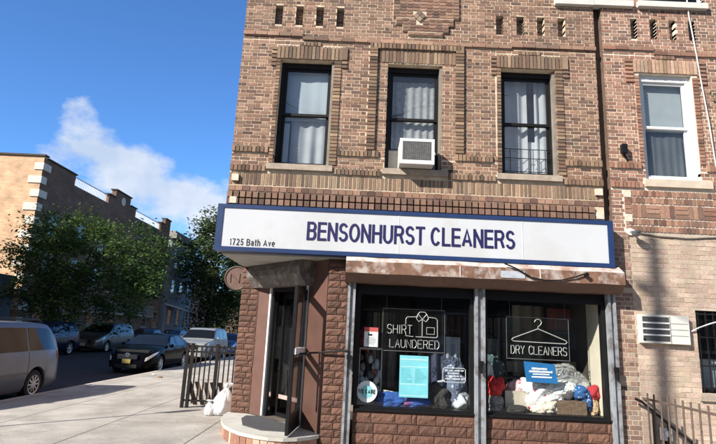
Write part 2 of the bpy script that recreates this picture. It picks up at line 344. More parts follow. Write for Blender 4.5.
# ------------------------------------------------------------------ brick laying
def pal(base, rng, dark=.0):
    b = random.choice(base); k = 1 + random.uniform(-rng, rng)
    if dark and random.random() < dark: k *= .62
    return (b[0]*k, b[1]*k*random.uniform(.96,1.04), b[2]*k)
MAIN = [(.25,.140,.092),(.21,.112,.074),(.285,.172,.117),(.145,.08,.058),(.265,.152,.10)]
SOLD = [(.25,.16,.10),(.20,.12,.076),(.29,.195,.125),(.14,.088,.06)]
NEIG = [(.30,.155,.102),(.265,.132,.088),(.33,.19,.13),(.205,.108,.076),(.315,.175,.12)]
TAN = [(.44,.35,.27),(.43,.325,.25),(.49,.38,.30),(.445,.335,.26),(.40,.295,.225)]
PIER = [(.27,.165,.115),(.23,.13,.095),(.31,.205,.15),(.19,.11,.085),(.35,.26,.195)]
def clip_iv(ivs, a, b):
    out = []
    for s, e in ivs:
        if b <= s or a >= e: out.append((s, e)); continue
        if a - s > .02: out.append((s, a))
        if e - b > .02: out.append((b, e))
    return out
def lay(mb, x0, x1, z0, z1, holes=(), proj=.004, bw=.160, bh=.0468, j=.0117, base=MAIN, rng=.2, dark=.10, mat=1, y=0., hw=.073):
    """courses between z0 and z1: Flemish bond (long, short, long), or running bond when hw is 0"""
    p = bh + j; k = 0; z = z0; per = bw + j + (hw + j if hw else 0)
    while z + bh*.6 <= z1:
        zt = min(z + bh, z1); xx = x0 - (per/2 if k % 2 else 0) - random.uniform(0, .004); i = 0
        while xx < x1:
            w = (hw if i % 2 else bw) if hw else bw
            s, e = max(xx, x0), min(xx + w, x1)
            ivs = [(s, e)] if e - s > .02 else []
            for hx0, hx1, hz0, hz1 in (h[:4] for h in holes):
                if hz0 < zt - bh*.3 and hz1 > z + bh*.3: ivs = clip_iv(ivs, hx0, hx1)
            for s2, e2 in ivs:
                edge = any(abs(s2 - h[1]) < .002 or abs(e2 - h[0]) < .002 for h in holes)
                pr = proj + random.uniform(-.0025, .0025); a, c = random.uniform(-.0012,.0012), random.uniform(-.0012,.0012); yb = y + (.13 if edge else .002)
                mb.hexa([(s2,y-pr,z+a),(e2,y-pr,z+c),(e2,yb,z+c),(s2,yb,z+a),(s2,y-pr,zt+a),(e2,y-pr,zt+c),(e2,yb,zt+c),(s2,yb,zt+a)], mat, pal(base, rng, dark*(1.8 if hw and i % 2 else 1)), back=False)
            xx += w + j; i += 1
        z += p; k += 1
def rowlock(mb, x0, x1, z0, z1, w=.0475, j=.0135, proj=.02, base=SOLD, holes=(), rng=.2, dark=.15, deep=.0, mat=1, y=0.):
    n = max(1, round((x1 - x0 + j)/(w + j))); w = (x1 - x0 + j)/n - j
    for i in range(n):
        s = x0 + i*(w + j); e = s + w
        if any(s < h[1] - .005 and e > h[0] + .005 and z0 < h[3] - .01 and z1 > h[2] + .01 for h in holes): continue
        pr = proj + random.uniform(-.003, .003)
        mb.box(s, e, y - pr, y + max(deep, .002), z0 + random.uniform(-.002,.002), z1, mat, pal(base, rng, dark), back=False)
def backing(mb, x0, x1, z0, z1, holes, y0=0., thick=.32, m=0):
    """mortar bed: front sheet with openings, jambs, and a back"""
    xs = sorted({x0, x1, *[max(x0, min(x1, v)) for h in holes for v in h[:2]]}); zs = sorted({z0, z1, *[max(z0, min(z1, v)) for h in holes for v in h[2:4]]})
    for a, b in zip(xs, xs[1:]):
        for c, d in zip(zs, zs[1:]):
            mx_, mz = (a+b)/2, (c+d)/2
            h = [h for h in holes if h[0] < mx_ < h[1] and h[2] < mz < h[3]]
            if h:
                if len(h[0]) > 4: mb.face([(a,y0+h[0][4],c),(b,y0+h[0][4],c),(b,y0+h[0][4],d),(a,y0+h[0][4],d)], m)
                continue
            mb.face([(a,y0,c),(b,y0,c),(b,y0,d),(a,y0,d)], m); mb.face([(a,y0+thick,c),(a,y0+thick,d),(b,y0+thick,d),(b,y0+thick,c)], m)
    for h in holes:
        a, b, c, d = h[:4]; t = h[4] if len(h) > 4 else thick
        mb.face([(a,y0,c),(a,y0,d),(a,y0+t,d),(a,y0+t,c)], m); mb.face([(b,y0,c),(b,y0+t,c),(b,y0+t,d),(b,y0,d)], m)
        mb.face([(a,y0,d),(b,y0,d),(b,y0+t,d),(a,y0+t,d)], m); mb.face([(a,y0,c),(a,y0+t,c),(b,y0+t,c),(b,y0,c)], m)

# ------------------------------------------------------------------ corner building, upper facade
XL, XR = -2.045, 3.66
ZB, ZT = 3.42, 8.6
WZ0, WZ1 = 4.24, 6.0
shop = thing('corner_shop_building', 'brown brick corner building with a shop at street level and a cut-off corner entrance', 'building', (0.8, 0, .15))
WIN = [(-1.40, -.545), (.32, 1.19), (2.13, 2.995)]
pitch = .0585
holes = [(a, b, WZ0, WZ1) for a, b in WIN]
slots = [(-1.56 + i*.335, -1.56 + i*.335 + .12, 6.62, 6.97, .10) for i in range(4)] + [(2.06 + i*.335, 2.06 + i*.335 + .12, 6.60, 6.95, .10) for i in range(4)]
top_holes = [(3.05, 3.6, 7.28, 8.4)]
b = MB()
big = [(h[0]-.004, h[1]+.004, h[2]-.004, h[3]+.004) for h in holes] + [tuple(s) for s in slots]
backing(b, XL, XR, ZB, ZT, big + top_holes)
# lowest rows: dark, open-jointed headers standing proud
for z0, z1 in ((3.57, 3.655), (3.675, 3.765)):
    rowlock(b, XL, 3.5, z0, z1, w=.075, j=.022, proj=.045, base=[(.20,.115,.076),(.235,.138,.092),(.165,.092,.066)], mat=1)
rowlock(b, XL, XR, 3.46, 3.555, w=.2, j=.01, proj=.012)
b.box(XL, 3.5, -.018, .0, 3.56, 3.77, 2)
rowlock(b, XL, XR, 3.785, 3.865, w=.10, j=.012, proj=.012, base=MAIN)
rowlock(b, XL, XR, 3.885, 4.075, proj=.006)
sillspan = [(-1.49, -.48, 4.1, 4.25), (.30, 1.28, 4.1, 4.25), (2.05, 3.02, 4.1, 4.25)]
rowlock(b, XL, XR, 4.10, 4.20, proj=.034, holes=sillspan)
lay(b, XL, XR, 4.215, 4.40, holes + sillspan)
segs = [(XL, -1.49), (-.42, .22), (1.40, 1.98), (3.10, XR)]
for s, e in segs: rowlock(b, s, e, 4.405, 4.505, proj=.034)
# running bond of the window storey
fr = [(-1.47, -.42, WZ0, 6.24), (.02, 1.53, 4.50, 6.33), (2.03, 3.09, WZ0, 6.24)]
lay(b, XL, XR, 4.52, 6.335, holes + [(f[0], f[1], f[2], f[3]) for f in fr] + [(s[0], s[1], 4.4, 4.51) for s in segs])
for s, e in ((-1.49,-1.41),(-.54,-.42),(.22,.31),(1.20,1.40),(1.98,2.12),(3.0,3.10)): lay(b, s, e, 4.415, 4.51, holes, base=MAIN)
# brick trim of window 1 and 3: header strips at both jambs, soldier lintel with a stepped keystone
def trim(a, c, sh):
    for s, e in ((a-.07, a), (c, c+.12)):
        z = 4.25
        while z < 5.98: b.box(s, e-.008, -.022, .12, z, z+.0455, 1, pal(SOLD, .2, .15), back=False); z += pitch
    rowlock(b, a-.07, c+.12, 6.01, 6.235, proj=.026, deep=.12)
    rowlock(b, a+.28, a+.62, 6.245, 6.31, proj=.028)
    for zz in (5.88, 5.948): b.box(c+.12, c+.205, -.03, .0, zz, zz+.0455, 1, pal(SOLD, .2), back=False)
    b.box(c+.12, c+.205, -.03, .0, 6.02, 6.235, 1, pal(SOLD, .2), back=False)
    for zz in (5.88, 5.948, 6.02, 6.09, 6.16): b.box(a-.16, a-.075, -.024, .0, zz, zz+.0455, 1, pal(SOLD, .2), back=False)
trim(*WIN[0], 0); trim(*WIN[2], 0)
# window 2: deep panel framed by upright header strips
a, c = WIN[1]
lay(b, .155, a, 4.52, 6.03); lay(b, c, 1.40, 4.52, 6.03)
for s, e in ((.02, .145), (1.405, 1.53)):
    z = 4.52
    while z < 6.24: b.box(s, e, -.045, .0, z, z+.0455, 1, pal(SOLD, .2, .2), back=False); z += pitch
rowlock(b, .155, 1.40, 6.02, 6.235, proj=.012, deep=.12)
rowlock(b, .02, 1.53, 6.25, 6.335, proj=.045)
# string course in three stepped pieces
for s, e, z in ((XL, -1.08, 6.405), (-1.08, 2.30, 6.345), (2.30, XR, 6.375)):
    rowlock(b, s, e, z, z+.062, w=.2, j=.01, proj=.036, base=[(.27,.16,.11),(.31,.19,.13)])
    lay(b, s, e, z+.074, 7.15, slots + [(.62, 1.19, 6.51, 6.58), (.53, 1.28, 6.58, 6.70), (.42, 1.36, 6.70, 6.83), (.37, 1.45, 6.83, 8.3)] + top_holes)
lay(b, XL, XR, 7.16, ZT, [(.37, 1.45, 6.50, 8.3)] + top_holes)
lay(b, XL, -1.08, 6.345, 6.40); lay(b, 2.30, XR, 6.338, 6.37)
# stepped raised panel with a diamond in it
for (s, e, z0, z1) in ((.62, 1.19, 6.51, 6.58), (.53, 1.28, 6.58, 6.70), (.42, 1.36, 6.70, 6.83), (.37, 1.45, 6.83, 8.3)):
    b.box(s, e, -.030, .0, z0, z1, 0)
    z = z0 + .006
    while z < z1 - .02:
        x = s + .004
        while x < e - .02:
            e2 = min(x + .098, e - .004)
            if not (abs((x+e2)/2 - .80) + abs(z + .03 - 6.85) < .13): b.box(x, e2, -.037-random.uniform(0,.004), -.030, z, min(z+.0455, z1), 1, pal(MAIN, .16, .05), back=False)
            x += .108
        z += pitch
for k in range(4):
    q = [(.80, 6.85), (.80 + (.1 if k in (0,1) else -.1)*0, 6.85)]
for dx_, dz_ in ((0,.055),(0,-.055),(.055,0),(-.055,0)):
    cx, cz = .80 + dx_, 6.85 + dz_
    P = [(cx, cz-.05), (cx+.05, cz), (cx, cz+.05), (cx-.05, cz)]
    b.hexa([(p[0], -.058, p[1]) for p in (P[0],P[1])] + [(P[1][0], -.03, P[1][1]), (P[0][0], -.03, P[0][1])] +
           [(P[3][0], -.058, P[3][1]), (P[2][0], -.058, P[2][1]), (P[2][0], -.03, P[2][1]), (P[3][0], -.03, P[3][1])], 1, pal([(.26,.19,.13),(.18,.13,.10)], .2))
# pale corner blocks
for x, z in ((-2.0, 3.575), (-2.0, 3.93), (3.53, 3.95), (3.53, 3.58)): b.box(x, x+.105, -.05, 0, z, z+.10, 3)
for i, s in enumerate(slots):   # brick backs of the slots
    lay(b, s[0], s[1], s[2], s[3], y=.10, proj=.004, bw=.12, hw=0)
m_block = M('pale_stone', (.58,.50,.40), .85, var=.15, scale=20)
m_openjoint = M('open_joint', (.035,.025,.02), .95)
b.build('front_wall', [m_mortar, m_brick, m_openjoint, m_block], shop)
# side wall, back, roof, lower side wall
b = MB(); b.face([(XL,.0,2.80),(XL,16,2.80),(XL,16,ZT),(XL,.0,ZT)]); b.face([(XL,1.55,.0),(XL,16,.0),(XL,16,2.80),(XL,1.55,2.80)]); b.face([(XL,16,0),(XR,16,0),(XR,16,ZT),(XL,16,ZT)])
b.build('side_wall', brickmat('side_brick', (.30,.17,.11), (.24,.13,.09), (.42,.34,.26), axis='yz'), shop)
b = MB(); b.box(XL-.02, XR, .33, 16, ZT, ZT+.15); b.box(XL-.06, XR, -.12, .33, ZT, ZT+.25); b.build('roof', M('roof_felt', (.06,.06,.06), .9), shop)

def wavy(mb, x0, x1, y, z0, z1, amp=.02, n=40, fr=26., m=0, seed=0, top_pinch=0.):
    rows = []
    for k in range(9):
        t = k/8; z = z0 + (z1-z0)*t; r = []
        for i in range(n+1):
            u = i/n; xx = x0 + (x1-x0)*u
            r.append((xx, y + amp*math.sin(u*fr + seed + .6*math.sin(u*7+seed)) * (1-.4*t) + .006*math.sin(5*t+u*9), z))
        rows.append(r)
    mb.grid(rows, m)
def sash_window(parent, a, c, z0, z1, depth=.12, mat=m_blackwood, fw=.055, mid=.5, white=False, sillbox=None, ac=False):
    f = MB(); y0 = depth
    # brickmould, head
    f.box(a, a+fw, y0, y0+.11, z0, z1); f.box(c-fw, c, y0, y0+.11, z0, z1); f.box(a+fw, c-fw, y0, y0+.11, z1-fw*1.5, z1); f.box(a+fw, c-fw, y0, y0+.11, z0, z0+fw*.7)
    w = f.build('window', mat, parent)
    zm = z0 + (z1-z0)*mid; s = .042
    for k, (b0, b1, yy) in enumerate(((zm-.02, z1-fw*1.5, y0+.035), (z0+fw*.7, zm+.022, y0+.066))):
        q = MB(); i0, i1 = a+fw, c-fw
        if k == 1 and ac: b0 = z0 + .33
        q.box(i0, i0+s, yy, yy+.028, b0, b1); q.box(i1-s, i1, yy, yy+.028, b0, b1); q.box(i0+s, i1-s, yy, yy+.028, b0, b0+s); q.box(i0+s, i1-s, yy, yy+.028, b1-s, b1)
        q.build('sash', mat, w)
        p = MB(); p.face([(i0+s, yy+.014, b0+s), (i1-s, yy+.014, b0+s), (i1-s, yy+.014, b1-s), (i0+s, yy+.014, b1-s)]); p.build('pane', m_glass, w)
    rm = MB(); X0, X1, Y1 = a-.35, c+.35, depth+1.9; Y0 = max(depth+.2, .325)
    rm.face([(X0,Y1,z0-.3),(X1,Y1,z0-.3),(X1,Y1,z1+.2),(X0,Y1,z1+.2)]); rm.face([(X0,Y0,z0-.3),(X0,Y1,z0-.3),(X0,Y1,z1+.2),(X0,Y0,z1+.2)]); rm.face([(X1,Y0,z0-.3),(X1,Y1,z0-.3),(X1,Y1,z1+.2),(X1,Y0,z1+.2)])
    rm.face([(X0,Y0,z1+.2),(X1,Y0,z1+.2),(X1,Y1,z1+.2),(X0,Y1,z1+.2)]); rm.face([(X0,Y0,z0-.3),(X1,Y0,z0-.3),(X1,Y1,z0-.3),(X0,Y1,z0-.3)])
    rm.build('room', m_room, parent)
    if sillbox:
        q = MB(); sx0, sx1, sz0, sz1, sp = sillbox
        q.hexa([(sx0,-sp,sz0),(sx1,-sp,sz0),(sx1,depth+.04,sz0),(sx0,depth+.04,sz0),(sx0,-sp,sz1-.012),(sx1,-sp,sz1-.012),(sx1,depth+.04,sz1),(sx0,depth+.04,sz1)])
        q.build('sill', m_sill if not white else M('pale_sill', (.50,.42,.33), .85, var=.12), parent)
    return w
w1 = sash_window(shop, *WIN[0], WZ0+.002, WZ1, sillbox=(-1.49,-.48,4.135,4.238,.06))
w2 = sash_window(shop, *WIN[1], WZ0+.002, WZ1, sillbox=(.28,1.29,4.135,4.238,.06), ac=True)
w3 = sash_window(shop, *WIN[2], WZ0+.002, WZ1, sillbox=(2.05,3.03,4.135,4.238,.06))
# grey brickmould on the sunny jambs of the outer windows
for (a, c), w in zip(WIN, (w1, w2, w3)):
    q = MB(); q.box(c-.001-.038, c-.001, .035, .119, WZ0+.01, WZ1-.003); q.build('jamb_trim', M('grey_trim', (.20,.18,.15), .7, var=.2), w)
q = MB(); wavy(q, -1.38, -.57, .245, 5.05, 5.97, .002); q.build('roller_shade', m_shade, w1)
q = MB(); wavy(q, -1.20, -.57, .28, 4.25, 5.10, .02, seed=2, fr=18); q.build('curtain', m_curtain, w1)
q = MB(); q.box(-1.36, -1.22, .245, .25, 4.3, 5.0); q.build('blind', m_shade, w1)
q = MB(); wavy(q, .42, 1.16, .265, 4.66, 5.82, .012, fr=40); q.build('lace_curtain', m_lace, w2)
q = MB()
for i in range(16): q.box(.385+i*.010, .385+i*.010+.007, .185, .20, 4.28, 4.60)
for i in range(2): q.box(1.09+i*.018, 1.09+i*.018+.012, .185, .20, 4.28, 4.60)
q.box(.38, 1.13, .186, .196, 4.56, 4.60); q.build('accordion_panel', m_offwhite, w2)
q = MB(); wavy(q, 2.15, 2.62, .29, 4.3, 5.92, .026, seed=1, fr=15); wavy(q, 2.74, 2.97, .29, 4.3, 5.92, .026, seed=4, fr=10); q.build('curtain', m_curtain, w3)
q = MB(); q.box(2.50, 2.92, .34, .55, 4.3, 4.90); q.box(2.52, 2.90, .332, .34, 4.33, 4.87); q.build('storage_box', m_white, w3)
q = MB()
for z in (4.33, 4.55, 4.70): q.tube([(2.19, .15, z), (2.94, .15, z)], .0062, 6)
for x in (2.30, 2.62, 2.66, 2.85): q.tube([(x, .145, 4.33), (x, .145, 4.70)], .0062, 6)
q.build('window_guard', m_black, w3)
# third-storey window whose white sill comes into the frame
q = MB(); q.box(3.07, 3.645, .06, .12, 7.30, 8.38); ww = q.build('window', m_white, shop)
q = MB(); q.face([(3.15,.05,7.33),(3.6,.05,7.33),(3.6,.05,8.3),(3.15,.05,8.3)]); q.build('pane', m_cglass, ww)
q = MB(); q.box(3.02, 3.655, -.08, .05, 7.17, 7.275); q.build('sill', m_offwhite, shop)

# ------------------------------------------------------------------ street level: rock-face brick, soffit, cut corner
ROCK = [(.118,.056,.037),(.102,.048,.031),(.135,.066,.043),(.09,.043,.029)]
def rockwall(mb, p0, p1, z0, z1, h=.098, lens=(.20,.25,.22,.17), seed=1, big=False):
    rnd = random.Random(seed)
    t = Vector((p1[0]-p0[0], p1[1]-p0[1])); Ln = t.length; t.normalize(); n = Vector((t.y, -t.x))
    mb.obox(p0, p1, -.18, -.002, z0, z1, 0)
    def block(s, e, za, zb):
        c = rnd.choice(ROCK); k = 1+rnd.uniform(-.14,.14); c = (c[0]*k, c[1]*k, c[2]*k)
        nx, nz = max(2, int((e-s)/.035)), 3; rows = []
        for j in range(nz+3):
            r = []
            for i in range(nx+3):
                u = min(1, max(0, (i-1)/nx)); v = min(1, max(0, (j-1)/nz))
                edge = i in (0, nx+2) or j in (0, nz+2)
                d = -.002 if edge else (.016 + .012*rnd.random() if (0 < i-1 < nx and 0 < j-1 < nz) else .010 + .004*rnd.random())
                px = s + (e-s)*u; zz = za + (zb-za)*v
                r.append((p0[0]+t.x*px+n.x*d, p0[1]+t.y*px+n.y*d, zz))
            rows.append(r)
        mb.grid(rows, 1, c)
    z = z0 + .004; k = 0
    while z < z1 - .03:
        zt = min(z + h - .010, z1); s = -(rnd.random()*.12 if k % 2 else 0)
        while s < Ln - .01:
            L_ = rnd.choice(lens)*(1.35 if big else 1)
            if big and rnd.random() < .16: L_ = .07
            e = min(s + L_, Ln)
            if e - max(s, 0) > .03: block(max(s, 0), e - .010 if e < Ln else e, z, zt)
            s += L_
        z += h; k += 1
PA, PB, PC, PD, PE = (-2.045,1.56), (-1.73,1.50), (-1.50,1.36), (-.78,.50), (-.45,.045)
b = MB(); rockwall(b, PA, PB, .35, 2.80, h=.094, seed=3); b.build('brick_pier', [m_rockm, m_rock], shop)
b = MB(); rockwall(b, (-.44, 0), (-.145, 0), .13, 2.80, seed=5); b.build('brick_pier', [m_rockm, m_rock], shop)
b = MB(); rockwall(b, (.0, .012), (1.69, .012), .13, .685, h=.135, seed=9, big=True); b.build('bulkhead', [m_rockm, m_rock], shop)
b = MB(); rockwall(b, (1.84, .012), (3.60, .012), .13, .685, h=.135, seed=12, big=True); b.build('bulkhead', [m_rockm, m_rock], shop)
b = MB(); b.obox(PB, PC, -.15, .004, .35, 2.80); b.build('brown_panel', m_brownpaint, shop)
b = MB(); b.obox(PD, PE, -.15, .004, .35, 2.80); b.build('brown_panel', m_brownpaint, shop)
b = MB(); b.poly([(-2.045,.0),(-.10,.0),(-.45,.06),(-.78,.52),(-1.50,1.38),(-1.73,1.52),(-2.045,1.58)], 2.802, 2.86); b.build('soffit', m_soffit, shop)
b = MB(); b.box(-2.045, 3.66, .002, .32, 2.861, 3.419); b.build('lintel_beam', m_soffit, shop)
# shop interior
rf = MB()
rf.face([(-1.9,1.62,.36),(-.4,.2,.36),(3.62,.2,.36),(3.62,6,.36),(-1.9,6,.36)]); rf.build('shop_floor', m_roomfloor, shop)
rf = MB()
rf.face([(-1.9,6,.3),(3.64,6,.3),(3.64,6,2.8),(-1.9,6,2.8)]); rf.face([(3.64,.2,.3),(3.64,6,.3),(3.64,6,2.8),(3.64,.2,2.8)]); rf.face([(-1.9,1.7,.3),(-1.9,6,.3),(-1.9,6,2.8),(-1.9,1.7,2.8)])
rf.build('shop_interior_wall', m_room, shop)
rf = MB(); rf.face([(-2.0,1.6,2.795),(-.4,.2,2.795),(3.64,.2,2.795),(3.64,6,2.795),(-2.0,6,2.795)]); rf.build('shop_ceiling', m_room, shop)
# curved step
outer = [(-.455,-.03),(-.56,-.16),(-.72,-.29),(-.90,-.355),(-1.10,-.34),(-1.32,-.24),(-1.53,-.09),(-1.71,.13),(-1.86,.38),(-1.97,.66),(-2.06,.98),(-2.10,1.30),(-2.10,1.58)]
inner = [(-2.04,1.60),(-1.72,1.54),(-1.48,1.40),(-.74,.52),(-.43,.06)]
def shrink(p, k): c = Vector((-1.2,.7)); q = Vector(p); d = (c-q).normalized()*k; return (q.x+d.x, q.y+d.y)
b = MB(); b.poly(outer[::-1][::-1] + inner, .305, .35); b.build('step_slab', m_stepcap, shop)
b = MB(); o2 = [shrink(p, .025) for p in outer]
for (p, q) in zip(o2, o2[1:]):
    pass
for i, (p, q) in enumerate(zip(o2[::-1], o2[::-1][1:])):
    L_ = (Vector(q)-Vector(p)).length; nn = max(1, round(L_/.11))
    for k in range(nn):
        s = Vector(p).lerp(Vector(q), k/nn); e = Vector(p).lerp(Vector(q), (k+1)/nn - .08/nn)
        b.obox(s, e, -.04, random.uniform(.004,.012), .10, .298, 1, pal([(.30,.15,.10),(.36,.20,.14),(.46,.32,.24),(.25,.12,.08)], .15))
b.poly([shrink(p, .03) for p in outer] + inner, .02, .304, 0)
b.build('step_riser', [m_rockm, m_rock], shop)
# door: frame, sidelight, open leaf
tdir = Vector((PD[0]-PC[0], PD[1]-PC[1])); DL = tdir.length; tdir.normalize()
def dp(s): return (PC[0]+tdir.x*s, PC[1]+tdir.y*s)
door = MB()
for s0, s1 in ((.05,.11),(DL-.09,DL-.01)): door.obox(dp(s0), dp(s1), -.10, -.01, .35, 2.60)
door.obox(dp(.11), dp(DL-.09), -.10, -.01, 2.36, 2.62); door.obox(dp(.11), dp(.135), -.10, .0, .35, 2.359)
dfr = door.build('door_frame', m_black, shop)
q = MB(); q.obox(dp(.0), dp(.05), -.03, .02, .35, 2.6); q.build('white_jamb', m_white, dfr)
q = MB(); q.obox(dp(DL-.01), dp(DL+.035), -.03, .02, .35, 2.6); q.build('white_jamb', m_white, dfr)
q = MB(); q.obox(dp(.137), dp(.150), -.06, -.03, .45, 2.2); q.build('chrome_edge', m_chrome, dfr)
q = MB()
for s0, s1, z0, z1 in ((.15,.20,.36,2.36),(DL-.15,DL-.09,.36,2.36),(.20,DL-.15,2.26,2.36),(.20,DL-.15,.36,.42)): q.obox(dp(s0), dp(s1), -.22, -.17, z0, z1)
idoor = q.build('inner_door', m_black, shop)
q = MB(); q.obox(dp(.201), dp(DL-.151), -.21, -.18, .64, .70); q.build('push_rail', M('rail_pink', (.42,.30,.27), .6), idoor)
q = MB(); q.obox(dp(.20), dp(DL-.15), -.198, -.194, .701, 2.259); q.build('pane', glass('door_glass', (.85,.87,.87), 1.5, .004, 2.2, .25), idoor)
H0 = Vector((-.80,.50)); H1 = Vector((-.865,-.33))
lf = MB()
def leaf(mb, s0, s1, z0, z1, t0=-.022, t1=.022, m=0):
    d = H1-H0; p = H0 + d*s0; q = H0 + d*s1; mb.obox((p.x,p.y), (q.x,q.y), t0, t1, z0, z1, m)
leaf(lf, 0, .10, .375, 2.36); leaf(lf, .88, 1, .375, 2.36); leaf(lf, .10, .88, .375, .62); leaf(lf, .10, .88, 2.26, 2.36); leaf(lf, .10, .88, 1.30, 1.37)
dl = lf.build('door_leaf', m_black, shop)
lf = MB(); leaf(lf, .10, .88, .62, 1.30, -.004, .004); leaf(lf, .10, .88, 1.37, 2.26, -.004, .004); lf.build('pane', m_shopglass, dl)
lf = MB(); leaf(lf, .80, .86, .95, 1.75, .03, .045); lf.build('push_bar', m_chrome, dl)
lf = MB(); leaf(lf, .02, .98, 1.42, 1.50, -.05, -.024); leaf(lf, -.0, .07, .45, 2.2, -.03, -.0225); lf.build('white_strip', m_white, dl)  # white crossbar and hinge-side strip on the leaf
# roller-gate housings
b = MB(); prof = [(.0,2.796),(.26,2.796),(.31,2.70),(.30,2.60),(.17,2.43),(.0,2.43)]
p0, p1 = dp(-.36), dp(DL+.18)
b.oprism(p0, p1, prof, 0); b.build('door_gate_housing', m_housing_d, shop)
b = MB(); y = .0
def hp(y0, z0, y1, z1, m): b.face([(-.19,y0,z0),(3.75,y0,z0),(3.75,y1,z1),(-.19,y1,z1)], m)
P = [(-.0,2.86),(-.17,2.845),(-.31,2.745),(-.32,2.575),(-.17,2.455),(.05,2.455),(.05,2.86)]
mm = [1,1,0,2,2,2,2]
NX = 40
for i in range(6):
    (ya, za), (yb, zb) = P[i], P[i+1]
    rows = []
    for (yy, zz) in ((ya, za), (yb, zb)):
        rows.append([(-.19 + 3.94*k/NX, yy + (.004*math.sin(k*1.7)+.003*math.sin(k*.6) if -.3 > yy else 0), zz + .003*math.sin(k*.9)) for k in range(NX+1)])
    b.grid(rows, mm[i])
for x in (-.19, 3.75): b.face([(x, p[0], p[1]) for p in P], 2)
gh = b.build('gate_housing', [m_housing, m_housing_top, m_housing_u], shop)
for x in (1.42, 2.55):
    q = MB(); q.box(x, x+.012, -.325, -.30, 2.58, 2.735); q.build('seam_strip', m_offwhite, gh)
q = MB(); q.box(2.0, 2.34, -.326, -.318, 2.60, 2.70); q.build('patch', M('silver_patch', (.55,.58,.62), .4, metal=.4, var=.2, scale=9), gh)
# guide rails
for x0, x1 in ((-.145,-.035),(1.695,1.835),(3.605,3.715)):
    q = MB(); z0, z1 = .16, 2.46
    q.box(x0, x0+.035, -.085, .02, z0, z1); q.box(x1-.035, x1, -.085, .02, z0, z1); q.box(x0+.035, x1-.035, -.045, .02, z0, z1)
    gr = q.build('guide_rail', m_rail, shop)
    q = MB(); q.box((x0+x1)/2-.03, (x0+x1)/2+.03, -.13, -.086, 1.38, 1.44); q.box((x0+x1)/2-.012, (x0+x1)/2+.012, -.15, -.086, 1.27, 1.38); q.build('padlock', m_black, gr)
# shop windows
def shop_window(x0, x1):
    z0, z1 = .69, 2.45
    f = MB(); f.box(x0, x1, .02, .16, z0, z0+.055); f.box(x0, x0+.05, .03, .13, z0+.055, z1); f.box(x1-.05, x1, .03, .13, z0+.055, z1); f.box(x0+.05, x1-.05, .03, .13, 2.31, z1)
    f.box(x0, x1, -.03, .0195, z0+.005, z0+.03)
    w = f.build('shop_window', m_black, shop)
    p = MB(); p.face([(x0+.05,.09,z0+.055),(x1-.05,.09,z0+.055),(x1-.05,.09,2.31),(x0+.05,.09,2.31)]); p.build('pane', m_shopglass, w)
    d = MB(); d.box(x0, x1, .17, .95, .66, .73); d.build('display_shelf', M('display_board', (.13,.11,.09), .7, var=.2), w)
    return w
sw1 = shop_window(.0, 1.69); sw2 = shop_window(1.84, 3.60)
q = MB(); q.box(3.585, 3.605, .17, .62, .74, 2.44); q.build('reveal_wall', m_cream, sw2)
q = MB(); q.box(3.2, 3.6, 1.25, 1.27, 1.95, 2.3); q.build('red_panel', M('dark_red_board', (.16,.035,.025), .7), sw2)
q = MB(); q.box(1.70, 1.83, .165, .3, .66, 2.44); q.build('reveal_post', m_room, sw1)
q = MB(); wavy(q, 2.95, 3.56, 2.4, .8, 2.4, .05, fr=20); q.build('hanging_curtain', m_cream, sw2)
q = MB(); q.box(-.03, .0, .17, 1.2, .74, 2.44); q.build('reveal_wall', m_room, sw1)

